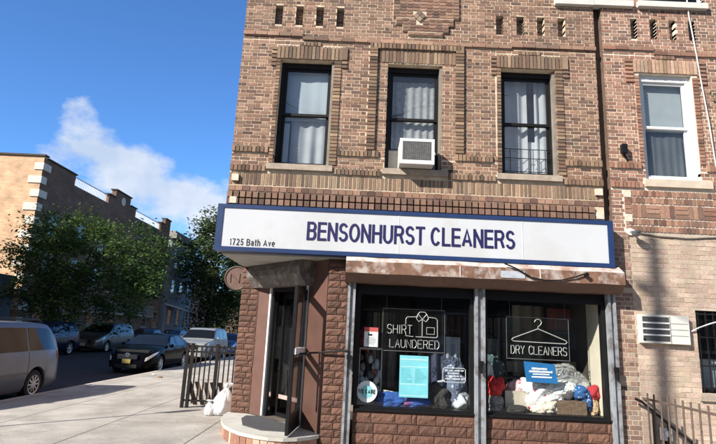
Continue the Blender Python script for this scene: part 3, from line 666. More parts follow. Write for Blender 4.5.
# ------------------------------------------------------------------ lettering helper
def arc(cx, cz, rx, rz, a0, a1, n=14): return [(cx+rx*math.cos(R(a0+(a1-a0)*k/n)), cz+rz*math.sin(R(a0+(a1-a0)*k/n))) for k in range(n+1)]
def glyph(ch):
    """(advance width relative to cap height, strokes in a unit box; True = closed)"""
    st = [(0,0),(0,1)]; el = arc(.5,.5,.5,.5,0,360,36)[:-1]
    D = {
     'B': (.62, [st, [(0,1),(.6,1)]+arc(.6,.765,.36,.235,90,-90)+[(0,.53)], [(.55,.53)]+arc(.62,.265,.38,.265,90,-90)+[(0,0)]]),
     'E': (.58, [st, [(0,1),(.97,1)], [(0,.52),(.90,.52)], [(0,0),(1,0)]]), 'N': (.64, [st, [(0,1),(1,0)], [(1,0),(1,1)]]),
     'S': (.60, [arc(.5,.75,.46,.25,20,270,18)[:-1]+arc(.5,.25,.5,.25,90,-165,18)]),
     'O': (.70, [(el, True)]), 'H': (.64, [st, [(1,0),(1,1)], [(0,.53),(1,.53)]]), 'U': (.64, [[(0,1),(0,.34)]+arc(.5,.34,.5,.34,180,360)+[(1,1)]]),
     'R': (.65, [st, [(0,1),(.6,1)]+arc(.6,.75,.36,.25,90,-90)+[(0,.5)], [(.55,.5),(.72,.42),(1,0)]]), 'T': (.60, [[(0,1),(1,1)], [(.5,1),(.5,0)]]),
     'C': (.66, [arc(.5,.5,.5,.5,38,322,28)]), 'L': (.55, [[(0,1),(0,0)], [(0,0),(1,0)]]), 'A': (.68, [[(0,0),(.5,1),(1,0)], [(.19,.30),(.81,.30)]]),
     'W': (.9, [[(0,1),(.26,0),(.5,.95),(.74,0),(1,1)]]), ' ': (.22, []),
     '1': (.36, [[(.1,.74),(.45,.84),(.75,1),(.75,0)]]), '7': (.54, [[(0,1),(1,1),(.62,.55),(.38,0)]]), '2': (.54, [arc(.5,.70,.46,.30,165,-20)+[(.70,.42),(.02,.0)], [(.02,0),(1,0)]]),
     '5': (.54, [[(.92,1),(.2,1),(.08,.50)]+arc(.48,.32,.48,.32,140,-160)]),
     'a': (.52, [arc(.5,.50,.42,.22,165,0)+[(.92,0)], arc(.46,.20,.44,.20,20,340,20)+[(.92,.2)]]), 't': (.28, [[(.45,.95),(.45,.12),(.6,.0),(1,.0)], [(0,.70),(1,.70)]]),
     'h': (.52, [st, [(0,.48)]+arc(.5,.44,.5,.28,170,0)+[(1,0)]]), 'v': (.50, [[(0,.72),(.5,0),(1,.72)]]), 'e': (.54, [[(.02,.37),(.98,.37)]+arc(.5,.36,.48,.36,0,315,22)])}
    return D[ch]
def ribbon_text(name, txt, x0, x1, z0, h, t, mat, parent, yb, thick=.006, gap=.16):
    """flat sans-serif letters with strokes of constant width t, standing thick in front of y = yb"""
    adv = [glyph(c)[0] for c in txt]; total = sum(adv) + gap*(len(txt)-1); k = (x1-x0)/total; x = x0; mb = MB(); lay_ = 0
    for c, a in zip(txt, adv):
        w = a*k; lay_ = 0
        for st in glyph(c)[1]:
            closed = isinstance(st, tuple); pts = st[0] if closed else st
            P_ = [Vector((x + t/2 + (w-t)*u, z0 + t/2 + (h-t)*v)) for u, v in pts]; n = len(P_)
            if not closed:      # square ends reach the outline of the letter box
                d0 = (P_[0]-P_[1]).normalized(); d1 = (P_[-1]-P_[-2]).normalized()
                if abs(d0.x) > .98 or abs(d0.y) > .98: P_[0] = P_[0]+d0*t*.5
                if abs(d1.x) > .98 or abs(d1.y) > .98: P_[-1] = P_[-1]+d1*t*.5
            A, B_ = [], []
            for i in range(n):
                dirs = []
                if closed or i > 0: dirs.append((P_[i]-P_[i-1]).normalized())
                if closed or i < n-1: dirs.append((P_[(i+1) % n]-P_[i]).normalized())
                m_ = sum(dirs, Vector((0,0))).normalized(); nn = Vector((-m_.y, m_.x)); cs = max(.80, abs(m_.dot(dirs[0])))
                A.append(P_[i]+nn*t*.5/cs); B_.append(P_[i]-nn*t*.5/cs)
            yf = yb - thick - .0005*lay_; lay_ += 1
            rows = [[(p.x, yb, p.y) for p in A], [(p.x, yf, p.y) for p in A], [(p.x, yf, p.y) for p in B_], [(p.x, yb, p.y) for p in B_]]
            if closed: rows = [r+[r[0]] for r in rows]
            mb.grid(rows)
            if not closed:
                for e in (0, -1): mb.face([rows[q][e] for q in range(4)])
        x += w + gap*k
    return mb.build(name, mat, parent)
# ------------------------------------------------------------------ shop sign
SY = -.22
sign = thing('shop_sign', 'long white sign box with blue frame and navy lettering across the shop front', 'sign', (.8, 0, 2.82))
b = MB(); b.box(-2.04, 3.60, SY+.012, -.002, 2.87, 3.475); b.build('sign_panel', m_signwhite, sign)
b = MB(); sl = 0.0
b.box(-2.11, -2.02, SY, -.003, 2.825, 3.515); b.box(3.592, 3.672, SY, -.003, 2.825, 3.515); b.box(-2.02, 3.592, SY, -.003, 3.458, 3.515); b.box(-2.02, 3.592, SY, -.003, 2.825, 2.885)
b.build('sign_frame', m_blue, sign)
ribbon_text('shop_name_lettering', 'BENSONHURST CLEANERS', -.785, 2.24, 3.03, .274, .036, m_navy, sign, SY+.011, .006, .075)
ribbon_text('address_lettering', '1725 Bath Ave', -1.895, -1.235, 2.908, .098, .0135, m_letterblack, sign, SY+.011, .003, .15)
m_seam = M('seam_grey', (.62,.62,.62), .5)
for x in (.55, 2.35): q = MB(); q.box(x, x+.006, SY+.008, SY+.013, 2.886, 3.457); q.build('panel_seam', m_seam, sign)

# ------------------------------------------------------------------ neighbouring building
XN0, XN1 = 3.785, 9.5
nb = thing('neighbour_building', 'pinkish brick neighbour with basketweave band above a tan painted ground floor', 'building', (6.5, 0, .15))
W4 = (4.335, 5.175, 4.26, 6.02); W5 = (6.4, 7.25, 4.26, 6.02); BW = (4.90, 5.75, 1.14, 2.29); W6 = (4.42, 5.5, 7.30, 8.4)
sl2 = [(4.26 + i*.315, 4.26 + i*.315 + .105, 6.63, 7.0, .10) for i in range(4)]
b = MB(); hh = [W4, W5, W6] + sl2
backing(b, XN0, XN1, 3.42, ZT, [W4, W5, W6] + sl2)
xx = XN0
rowlock(b, 3.98, XN1, 3.425, 3.51, proj=.012, base=NEIG); rowlock(b, 3.98, XN1, 3.53, 3.62, proj=.012, base=NEIG)
x = 4.09; k = 0
while x < XN1 - .2:
    if k % 2 == 0:
        for i in range(3): b.box(x+i*.071, x+i*.071+.058, -.012, 0, 3.64, 3.845, 1, pal(NEIG, .15, .1), back=False)
    else:
        for i in range(3): b.box(x, x+.2, -.012, 0, 3.64+i*.071, 3.64+i*.071+.058, 1, pal(NEIG, .15, .1), back=False)
    x += .213; k += 1
rowlock(b, 3.98, XN1, 3.865, 3.955, proj=.012, base=NEIG); rowlock(b, 3.98, XN1, 3.975, 4.065, proj=.012, base=NEIG)
lay(b, XN0, 3.965, 3.425, 4.08, base=NEIG)
for z in (3.95, 3.57): b.box(3.97, 4.075, -.016, 0, z, z+.11, 2)
for z in (3.70, 3.77, 3.84): b.box(3.975, 4.075, -.012, 0, z, z+.058, 1, pal(NEIG, .15), back=False)
ss = [(4.30, 5.32, 4.1, 4.27), (6.36, 7.3, 4.1, 4.27)]
rowlock(b, XN0, XN1, 4.10, 4.20, proj=.034, base=NEIG, holes=ss)
lay(b, XN0, XN1, 4.215, 4.40, [W4, W5] + ss, base=NEIG)
rowlock(b, XN0, 4.26, 4.405, 4.505, proj=.034, base=NEIG); rowlock(b, 5.27, 6.3, 4.405, 4.505, proj=.034, base=NEIG); lay(b, 7.4, XN1, 4.41, 4.51, base=NEIG)
lay(b, 4.265, 4.33, 4.41, 4.51, base=NEIG); lay(b, 5.18, 5.265, 4.41, 4.51, base=NEIG)
fr4 = (4.25, 5.27, 4.2, 6.27)
lay(b, XN0, XN1, 4.52, 6.335, [W4, W5, fr4], base=NEIG)
for s, e in ((4.26, 4.325), (5.185, 5.26)):
    z = 4.52
    while z < 5.98: b.box(s, e, -.02, .12, z, z+.0455, 1, pal(NEIG, .2, .1), back=False); z += pitch
rowlock(b, 4.25, 5.27, 6.03, 6.26, proj=.024, base=[(.46,.30,.20),(.40,.25,.17),(.50,.35,.25)], deep=.12)
rowlock(b, 4.62, 4.92, 6.27, 6.33, proj=.03, base=NEIG)
for zz in (5.86, 5.93, 6.0, 6.07, 6.14, 6.21): b.box(5.275, 5.40, -.03, 0, zz, zz+.0455, 1, pal(NEIG, .2), back=False); b.box(4.12, 4.245, -.024, 0, zz, zz+.0455, 1, pal(NEIG, .2), back=False)
for s, e, z in ((XN0, 4.60, 6.415), (4.60, XN1, 6.345)):
    rowlock(b, s, e, z, z+.062, w=.2, j=.01, proj=.034, base=NEIG); lay(b, s, e, z+.074, ZT, sl2 + [W6], base=NEIG)
lay(b, XN0, 4.60, 6.345, 6.41, base=NEIG)
for s in sl2: lay(b, s[0], s[1], s[2], s[3], y=.10, proj=.004, bw=.12, hw=0, base=NEIG)
b.build('upper_wall', [m_mortar_n, m_brick, m_block], nb)
b = MB(); backing(b, XR-.02, XN0+.02, 3.42, ZT, [], y0=.11, thick=.2); b.face([(XR,0,3.42),(XR,.11,3.42),(XR,.11,ZT),(XR,0,ZT)]); b.face([(XN0,0,3.42),(XN0,.11,3.42),(XN0,.11,ZT),(XN0,0,ZT)])
b.build('party_joint', M('joint_brown', (.13,.085,.06), .9, var=.3, scale=5), nb)
b = MB(); backing(b, 3.70, XN1, .0, 3.42, [BW])
lay(b, 3.725, 4.02, .02, 3.40, base=PIER, bw=.16, bh=.052, j=.0135, proj=.004, dark=.12, rng=.2)
lay(b, 4.032, XN1, .02, 3.40, [BW, (4.86, 5.8, 1.03, 1.14), (4.86, 5.8, 2.29, 2.31)], base=TAN, bw=.175, bh=.0605, j=.0095, proj=.0035, rng=.10, dark=.0, hw=0)
b.build('ground_floor_wall', [m_mortar_t, m_brick], nb)
b = MB(); b.face([(XN1,0,0),(XN1,16,0),(XN1,16,ZT),(XN1,0,ZT)]); b.face([(XR+.02,16,0),(XN1,16,0),(XN1,16,ZT),(XR+.02,16,ZT)]); b.build('rear_wall', brickmat('rear_brick', (.36,.2,.14), (.3,.16,.11), (.45,.37,.3)), nb)
b = MB(); b.box(XR+.002, XN1, .33, 16, ZT, ZT+.15); b.box(XR+.002, XN1, -.12, .33, ZT, ZT+.25); b.build('roof', M('roof_felt_grey', (.06,.06,.06), .9), nb)
w4 = sash_window(nb, *W4[:2], W4[2]+.002, W4[3], depth=.06, mat=m_white, fw=.07, sillbox=(4.30,5.32,4.125,4.255,.05), white=True)
q = MB(); q.box(W4[0]+.08, W4[1]-.08, .185, .19, 5.1, 5.93); q.build('roller_shade', M('grey_shade', (.42,.45,.45), .8, var=.05), w4)
q = MB(); q.box(W4[0]+.08, W4[1]-.08, .20, .202, 4.3, 5.15); q.build('insect_screen', m_dkshade, w4)
q = MB(); wavy(q, W4[0]+.18, W4[1]-.12, .19, 4.35, 5.08, .006, fr=30); 
q.build('curtain', m_dkshade, w4)
w5 = sash_window(nb, *W5[:2], W5[2]+.002, W5[3], depth=.06, mat=m_white, fw=.07, sillbox=(6.36,7.3,4.125,4.255,.05), white=True)
q = MB(); q.box(4.425, 5.495, .06, .12, 7.30, 8.38); ww = q.build('window', m_white, nb)
q = MB(); q.face([(4.5,.05,7.35),(5.42,.05,7.35),(5.42,.05,8.3),(4.5,.05,8.3)]); q.build('pane', m_cglass, ww)
q = MB(); q.box(4.38, 5.52, -.08, .05, 7.19, 7.29); q.build('sill', m_offwhite, nb)
# the upper-left third-storey sill runs on across the joint
q = MB(); q.box(3.66, 4.30, -.08, .05, 7.175, 7.28); q.build('sill', m_offwhite, nb)
# barred window
q = MB(); fwd = .05; a, c, z0, z1 = BW
q.box(a, a+fwd, .08, .16, z0, z1); q.box(c-fwd, c, .08, .16, z0, z1); q.box(a+fwd, c-fwd, .08, .16, z1-fwd, z1); q.box(a+fwd, c-fwd, .08, .16, z0, z0+fwd); q.box(a+fwd, c-fwd, .09, .15, 1.68, 1.72)
bwn = q.build('barred_window', m_black, nb)
q = MB(); q.face([(a+fwd,.12,z0+fwd),(c-fwd,.12,z0+fwd),(c-fwd,.12,z1-fwd),(a+fwd,.12,z1-fwd)]); q.build('pane', m_glass, bwn)
q = MB()
for i in range(8): q.box(a+.03+i*.11, a+.042+i*.11, .0, .014, z0+.02, z1-.02)
for z in (z0+.06, 1.50, 1.9, z1-.06): q.box(a+.002, c-.002, .002, .018, z, z+.02)
q.build('window_bars', m_iron, bwn)
q = MB(); q.box(a+.06, c-.06, .33, .34, z0, 1.6); q.build('blind', m_shade, bwn)
q = MB(); q.face([(a-.3,1.4,z0-.2),(c+.3,1.4,z0-.2),(c+.3,1.4,z1+.2),(a-.3,1.4,z1+.2)]); q.build('room', m_room, nb)
q = MB(); q.box(4.86, 5.8, -.04, .1, 1.035, 1.135); q.build('sill', m_sill, nb)

# ------------------------------------------------------------------ things on and beside the facades
ac = thing('window_air_conditioner', 'white boxy air conditioner sticking out of the middle upstairs window', 'air conditioner', (.785, -.05, 4.24))
X0, X1, Z0, Z1, YF = .53, 1.04, 4.242, 4.63, -.28
q = MB(); q.box(X0, X1, YF+.012, .19, Z0, Z1); 
for i in range(9): q.box(X1, X1+.003, -.20+i*.03, -.185+i*.03, Z0+.07, Z1-.07)
q.build('casing', m_offwhite, ac)
q = MB(); q.box(X0-.004, X0+.038, YF, YF+.03, Z0-.003, Z1+.004); q.box(X1-.038, X1+.004, YF, YF+.03, Z0-.003, Z1+.004); q.box(X0+.038, X1-.038, YF, YF+.03, Z1-.04, Z1+.004); q.box(X0+.038, X1-.038, YF, YF+.03, Z0-.003, Z0+.055); q.build('front_rim', m_white, ac)
q = MB(); q.box(X0+.038, X1-.038, YF+.008, YF+.0118, Z0+.055, Z1-.04)
q.build('condenser_grille', m_ac, ac)
q = MB()
for i in range(26): q.box(X0+.042+i*.0167, X0+.042+i*.0167+.004, YF+.003, YF+.0078, Z0+.056, Z1-.041)
q.build('grille_fins', M('fin_metal', (.22,.22,.21), .5, var=.3, scale=25), ac)
wa = thing('wall_air_conditioner', 'white louvred air conditioner sleeve set through the tan brick wall', 'air conditioner', (4.4, -.04, 1.8))
X0, X1, Z0, Z1 = 4.05, 4.745, 1.795, 2.195
q = MB(); q.box(X0, X1, -.085, .05, Z0, Z1); q.build('casing', m_offwhite, wa)
q = MB(); q.box(X0+.03, X0+.41, -.0875, -.084, Z0+.03, Z1-.03); q.build('dark_grille', m_ac, wa)
q = MB()
for k in range(1, 4): z = Z0+.03+k*(.34/4); q.box(X0+.026, X0+.414, -.097, -.0865, z-.011, z+.011)
q.build('grille_bars', m_white, wa)
q = MB()
for k in range(1, 4): z = Z0+.03+k*(.34/4); q.box(X0+.43, X1-.02, -.0885, -.0845, z-.004, z+.004)
q.box(X0+.416, X0+.424, -.092, -.0845, Z0+.01, Z1-.01); q.build('panel_grooves', M('groove_grey', (.25,.25,.24), .6), wa)
q = MB(); q.disc((X0+.04, -.088, Z0+.05), .016, (0,-1,0), .01); q.build('knob', m_black, wa)
sl_ = thing('security_lamp', 'small grey dome security lamp at the head of the tan wall beside the shop sign', 'lamp', (4.04, -.1, 3.36))
q = MB(); q.disc((4.02,-.002,3.41), .055, (0,-1,0), .03); q.tube([(4.02,-.03,3.41),(4.02,-.10,3.42),(4.04,-.14,3.39)], .014); q.build('bracket', m_offwhite, sl_)
q = MB(); rr = []
for k in range(7):
    t = k/6*math.pi*.5; rr.append([(4.045+.062*math.cos(t)*math.cos(a), -.15+.062*math.cos(t)*math.sin(a), 3.365-.055*math.sin(t)) for a in [2*math.pi*i/18 for i in range(18)]])
q.grid(rr, 0, None, True); q.disc((4.045,-.15,3.365), .066, (0,0,1), .03); q.build('dome', M('smoked_dome', (.12,.12,.12), .2, coat=.6), sl_)
q = MB(); pts = [(4.06+i*.1, -.015, 3.40-.055*math.sin(min(1,i/13)*math.pi*.9)+.004*math.sin(i*1.3)) for i in range(24)]; q.tube(pts, .011, 6)
tag(q.build('slack_cable', M('dark_cable', (.10,.09,.08), .6)), 'slack dark cable strung across the tan wall from the dome lamp', 'cable')
q = MB(); q.tube([(2.05,-.335,2.80),(2.2,-.345,2.74),(2.42,-.34,2.62),(2.62,-.34,2.585),(2.85,-.34,2.60),(3.05,-.345,2.655),(3.16,-.34,2.70)], .011, 6); q.disc((3.19,-.335,2.69), .03, (0,-1,0), .05, 14)
tag(q.build('lamp_wire', m_black, at=(2.6,-.3,2.585)), 'drooping black wire across the rusty gate housing under the sign', 'wire')
q = MB(); q.tube([(5.20,-.03,8.0),(5.215,-.03,7.1),(5.27,-.03,6.45),(5.30,-.03,6.0),(5.36,-.04,5.2),(5.41,-.03,4.4),(5.44,-.03,3.6)], .011, 7)
tag(q.build('pale_conduit', M('conduit_grey', (.55,.53,.50), .6)), 'thin pale conduit running down the pink brick beside the white window', 'pipe')
fl = thing('bracket_lamp', 'small black lamp on a bracket high on the pink brick left of the white window', 'lamp', (3.98, -.05, 4.6))
q = MB(); q.box(3.95,4.03,-.10,-.03,4.63,4.77); q.build('lamp_head', m_black, fl)
q = MB(); q.tube([(4.0,-.03,4.64),(4.06,-.02,4.52),(4.12,-.01,4.42)], .012); q.build('arm', m_black, fl)
vn = thing('climbing_vine', 'spray of green vine leaves hanging against the brick at the right edge', 'plant', (5.6, -.06, 4.9))
q = MB(); q.tube([(5.62,-.03,4.6),(5.60,-.05,5.2),(5.56,-.08,5.65),(5.50,-.10,5.75)], .008, 5); q.tube([(5.75,-.04,4.3),(5.66,-.05,5.1),(5.58,-.08,5.5)], .008, 5); q.build('stem', m_bark, vn)
q = MB(); rnd = random.Random(4)
for i in range(150):
    t = rnd.random(); c = Vector((5.55+rnd.gauss(0,.08)+.1*t, -.10+rnd.gauss(0,.05), 5.70-.5*t+rnd.gauss(0,.06))); a = Vector((rnd.gauss(0,1),rnd.gauss(0,1),rnd.gauss(0,1))).normalized(); w = a.orthogonal().normalized()
    s_ = rnd.uniform(.02,.042); k = rnd.uniform(.7,1.4); q.face([c-a*s_, c+w*s_*.6, c+a*s_, c-w*s_*.6], 0, (.10*k,.15*k,.035*k))
q.build('leaves', m_leaf, vn)
q = MB(); q.tube([(4.80,-.02,1.98),(4.90,-.05,2.04),(5.05,-.06,2.10),(5.25,-.05,2.16),(5.6,-.04,2.2)], .010, 6)
tag(q.build('loose_cord', m_white), 'loose white cord looping past the barred window', 'wire')
# round projecting sign on the side wall
ds = thing('disc_sign', 'round brown projecting disc sign on the side wall under the shop sign', 'sign', (-2.2, 1.72, 2.40))
q = MB(); q.disc((-2.19,1.70,2.61), .205, (0,1,0), .07, 40); q.build('disc', M('disc_brown', (.12,.07,.055), .6, var=.2, scale=12), ds)
q = MB(); q.tube([(-2.19+.205*math.cos(a), 1.70, 2.61+.205*math.sin(a)) for a in [2*math.pi*i/40 for i in range(40)]], .016, 6, closed=True); q.build('rim', M('rim_brown', (.08,.05,.04), .6), ds)
def stroke_mesh(mb, strokes, x0, z0, w, h, y, r):
    for st in strokes:
        cl = len(st) > 3 and st[0] == st[-1]; pts = [(x0+w*a, y, z0+h*b) for a, b in st]
        if cl: mb.tube(pts[:-1], r, 6, closed=True)
        else: mb.tube(pts, r, 6)
q = MB(); stroke_mesh(q, [[(0,0),(0,1),(1,0),(1,1)]], -2.30, 2.53, .16, .16, 1.698, .013); q.build('letter', M('letter_tan', (.155,.09,.07), .6), ds)
q = MB(); q.tube([(-2.19,1.74,2.79),(-2.03,1.74,2.79)], .018); q.build('bracket', m_black, ds)
# rod that keeps the gate folded back
q = MB(); q.tube([(-.80,-.02,1.42),(-.09,-.10,1.50)], .013, 8)
tag(q.build('hold_back_rod', m_black), 'thin black rod reaching from the open door to the left gate rail', 'rod')
# door mat
q = MB(); q.poly([(-1.74,.98),(-1.72,1.26),(-1.48,1.25),(-.82,.47),(-.86,.06),(-1.28,.10),(-1.60,.42)], .3505, .362)
tag(q.build('door_mat', m_mat), 'dark grey rubber mat lying on the curved entrance step', 'mat')
# bag of rubbish
def blob(mb, c, r, seed, amp=.18, f=2.6, nu=36, nv=22, m=0, ridge=True, zmin=None, col=None):
    rows = []
    for j in range(nv+1):
        th = math.pi*j/nv; row = []
        for i in range(nu):
            ph = 2*math.pi*i/nu; d = Vector((math.sin(th)*math.cos(ph), math.sin(th)*math.sin(ph), math.cos(th)))
            p = d*f + Vector((seed*3.1, seed*1.7, seed*.9)); n1 = mnoise.noise(p); n2 = mnoise.noise(p*2.3); n3 = mnoise.noise(p*4.9)
            k = 1 + amp*(n1 + .55*((1-2*abs(n2)) if ridge else n2)*.8 + .35*((1-2*abs(n3)) if ridge else n3))
            v = Vector((c[0]+d.x*r[0]*k, c[1]+d.y*r[1]*k, c[2]+d.z*r[2]*k))
            if zmin is not None and v.z < zmin: v.z = zmin + .002*mnoise.noise(p*5)
            row.append(v)
        rows.append(row)
    mb.grid(rows, m, col, True)
m_bag = M('white_plastic', (.70,.71,.73), .28, var=.08, scale=5, bump=.8, bscale=22, tr=.15)
bagr = thing('plastic_bag', 'knotted white plastic rubbish bag slumped on the pavement beside the step', 'bag', (-2.52, 2.62, .12))
def sack(mb, c, R0, H, lean, seed, n=88):
    prof = [(0,.02),(.004,.6),(.03,.86),(.12,1.0),(.30,1.03),(.48,.90),(.62,.66),(.74,.40),(.82,.22),(.86,.17),(.90,.24),(.96,.40),(1.0,.46)]; rows = []
    fine = []
    for (t0, r0), (t1, r1) in zip(prof, prof[1:]):
        for k in range(3): fine.append((t0+(t1-t0)*k/3, r0+(r1-r0)*k/3))
    fine.append(prof[-1])
    for t, r in fine:
        row = []
        for i in range(n):
            a = 2*math.pi*i/n; p = Vector((math.cos(a)*1.4, math.sin(a)*1.4, t*2.2+seed))
            fold = (1-2*abs(mnoise.noise(Vector((math.cos(a)*3.2, math.sin(a)*3.2, t*1.1+seed*2)))))*.5 + (1-2*abs(mnoise.noise(Vector((math.cos(a)*7, math.sin(a)*7, t*1.6+seed)))))*.3
            rr = R0*r*(1 + .28*mnoise.noise(p) + fold*(.10+.45*max(0, t-.35)))
            row.append((c[0]+lean[0]*t*t+rr*math.cos(a), c[1]+lean[1]*t*t+rr*math.sin(a)*.92, c[2]+H*(t+.03*mnoise.noise(p*2)*min(1, t*5))))
        rows.append(row)
    mb.grid(rows, 0, None, True); mb.face(rows[0][::-1])
q = MB(); sack(q, (-2.47,2.60,.135), .185, .56, (.10,.04), 2.3); q.build('bag_body', m_bag, bagr, smooth=True)
q = MB(); sack(q, (-2.62,2.50,.135), .115, .27, (-.05,-.02), 5.1, 60); q.build('side_bag', m_bag, bagr, smooth=True)
# side fence
fe = thing('iron_fence', 'low black iron fence standing across the pavement behind the white bag', 'fence', (-2.75, 3.4, .1))
for x, w_ in ((-3.46,.03),(-3.36,.03),(-2.84,.03),(-2.10,.03)):
    q = MB(); z = swz(x,3.4); q.box(x-w_, x+w_, 3.38, 3.38+2*w_, z-.02, 1.37); q.box(x-w_-.008, x+w_+.008, 3.372, 3.388+2*w_, 1.37, 1.385); q.build('post', m_iron, fe)
for z in (1.31, 1.20, .24):
    q = MB(); q.box(-3.49, -2.05, 3.395, 3.425, z, z+.035); q.build('rail', m_iron, fe)
for i in range(12):
    x = -3.27+i*.098
    if abs(x+2.84) < .04: continue
    q = MB(); q.box(x-.012, x+.012, 3.398, 3.422, .2, 1.345); q.build('bar', m_iron, fe)
m_slat = M('weathered_slat', (.13,.085,.065), .8, var=.25, scale=9)
for i in range(8):
    x = -3.42+i*.155
    q = MB(); q.hexa([(x+.17,3.46,.17),(x+.26,3.46,.17),(x+.26,3.48,.17),(x+.17,3.48,.17),(x,3.46,.62),(x+.09,3.46,.62),(x+.09,3.48,.62),(x,3.48,.62)]); q.build('slanted_slat', m_slat, fe)
# iron railing before the neighbour
ra = thing('area_railing', 'iron railing of thin upright bars running out from the tan wall', 'railing', (4.06, -1.2, .15))
for i in range(17):
    y = -.12-.158*i
    q = MB(); q.tube([(4.06,y,.15),(4.06,y,1.115)], .0115, 6); q.build('bar', m_rustiron, ra)
for z in (1.02, .28):
    q = MB(); q.box(4.05, 4.07, -2.75, -.0, z, z+.028); q.build('rail', m_rustiron, ra)
hr = thing('stair_handrail', 'dark sloping handrail going down to the basement behind the upright bars', 'handrail', (4.4, -.1, .4))
q = MB(); q.tube([(3.90,-.10,1.03),(3.98,-.10,1.0),(4.32,-.10,.73),(4.95,-.10,.25)], .019, 8); q.build('rail', m_iron, hr)
for x, zt in ((4.13,.87),(4.33,.72),(4.72,.42)):
    q = MB(); q.tube([(x,-.10,.0),(x,-.10,zt)], .017, 8); q.build('post', m_iron, hr)
mt_ = thing('meter_box', 'small pale meter box low on the tan wall behind the bars', 'meter', (4.32, -.05, .45))
q = MB(); q.box(4.25,4.38,-.09,-.02,.50,.66); q.disc((4.315,-.09,.59), .04, (0,-1,0), .02); q.build('case', M('meter_grey', (.55,.56,.58), .5), mt_)
q = MB(); q.tube([(4.315,-.05,.5),(4.315,-.05,.1)], .02); q.build('pipe', m_iron, mt_)

# ------------------------------------------------------------------ window signs and stock
GL = {
 'S':[[(.95,.85),(.75,1),(.25,1),(.03,.85),(.03,.65),(.25,.52),(.75,.48),(.97,.35),(.97,.15),(.75,0),(.25,0),(.03,.15)]],
 'H':[[(0,0),(0,1)],[(1,0),(1,1)],[(0,.5),(1,.5)]], 'I':[[(.5,0),(.5,1)]],
 'R':[[(0,0),(0,1),(.7,1),(.95,.88),(.95,.64),(.7,.5),(0,.5)],[(.55,.5),(1,0)]], 'T':[[(0,1),(1,1)],[(.5,1),(.5,0)]],
 'L':[[(0,1),(0,0),(1,0)]], 'A':[[(0,0),(.5,1),(1,0)],[(.2,.38),(.8,.38)]], 'U':[[(0,1),(0,.25),(.2,.03),(.5,0),(.8,.03),(1,.25),(1,1)]],
 'N':[[(0,0),(0,1),(1,0),(1,1)]], 'D':[[(0,0),(0,1),(.6,1),(.95,.75),(1,.5),(.95,.25),(.6,0),(0,0)]], 'E':[[(1,1),(0,1),(0,0),(1,0)],[(0,.52),(.8,.52)]],
 'Y':[[(0,1),(.5,.5),(1,1)],[(.5,.5),(.5,0)]], 'C':[[(1,.82),(.75,1),(.3,1),(.03,.75),(0,.5),(.03,.25),(.3,0),(.75,0),(1,.18)]], ' ':[]}
def tubetext(parent, s, x0, x1, z, h, y, r=.0058, gap=.35):
    q = MB(); n = sum(.55 if ch == ' ' else (.3 if ch == 'I' else 1) for ch in s) + gap*(len(s)-1); w = (x1-x0)/n; x = x0
    for ch in s:
        cw = .55 if ch == ' ' else (.3 if ch == 'I' else 1); stroke_mesh(q, GL[ch], x, z, w*cw, h, y, r); x += w*(cw+gap)
    return q.build('tube_lettering', m_neon, parent)
def panel(root, x0, x1, z0, z1, y):
    q = MB(); q.face([(x0,y,z0),(x1,y,z0),(x1,y,z1),(x0,y,z1)]); q.build('clear_panel', m_acryl, root)
    q = MB(); q.tube([(x0,y,z0),(x1,y,z0),(x1,y,z1),(x0,y,z1)], .006, 4, closed=True); q.build('panel_edge', m_acryledge, root)
    for x in (x0+.05, x1-.05):
        q = MB(); q.tube([(x,y,z1),(x,y,2.42)], .0025, 4); q.build('hanging_wire', m_acryledge, root)
YS = .15
n1 = thing('shirt_tube_sign', 'white tube sign with a folded shirt in the left shop window', 'sign', (.84, YS, 1.51))
panel(n1, .385, 1.30, 1.515, 2.125, YS+.03)
tubetext(n1, 'SHIRT', .455, .815, 1.765, .125, YS); tubetext(n1, 'LAUNDERED', .495, 1.215, 1.568, .115, YS)
q = MB(); fy = YS
q.tube([(.835,fy,1.73),(.725,fy,1.74),(.722,fy,1.80)], .0062, 6); q.tube([(.722,fy,1.905),(.722,fy,1.98),(.74,fy,2.01),(.90,fy,2.02)], .0062, 6)
q.tube([(1.04,fy,2.02),(1.16,fy,2.01),(1.185,fy,1.985),(1.19,fy,1.75),(1.175,fy,1.73),(.87,fy,1.73)], .0062, 6)
q.tube([(.965,fy,1.985),(.965,fy,1.74)], .0062, 6); q.tube([(.90,fy,2.06),(.965,fy,1.985),(1.03,fy,2.06)], .0062, 6); q.tube([(.90,fy,2.06),(.93,fy,2.09),(1.0,fy,2.09),(1.03,fy,2.06),(1.055,fy,2.0),(1.02,fy,1.95),(.965,fy,1.985),(.91,fy,1.95),(.875,fy,2.0)], .0062, 6, closed=True)
q.tube([(1.03,fy,1.87),(1.145,fy,1.87),(1.145,fy,1.775),(1.03,fy,1.775)], .0062, 6, closed=True)
q.build('shirt_outline', m_neon, n1)
n2 = thing('hanger_tube_sign', 'white tube sign with a coat hanger in the right shop window', 'sign', (2.67, YS, 1.48))
panel(n2, 2.21, 3.125, 1.485, 2.085, YS+.03)
tubetext(n2, 'DRY CLEANERS', 2.265, 3.075, 1.557, .115, YS)
q = MB(); q.tube([(2.665,fy,1.925),(3.06,fy,1.775),(3.085,fy,1.75),(3.06,fy,1.725),(2.30,fy,1.735),(2.275,fy,1.755),(2.30,fy,1.78),(2.665,fy,1.925)], .0072, 6)
q.tube([(2.665,fy,1.925),(2.665,fy,1.955),(2.705,fy,1.985),(2.72,fy,2.02),(2.70,fy,2.055),(2.665,fy,2.065),(2.63,fy,2.05),(2.615,fy,2.02)], .0062, 6); q.build('hanger_outline', m_neon, n2)
YP = .105
po = thing('cyan_poster', 'pale cyan poster taped inside the left shop window', 'poster', (.85, YP, .885))
q = MB(); q.box(.645,1.058,YP,YP+.003,.885,1.462); q.build('sheet', m_cyan, po)
q = MB()
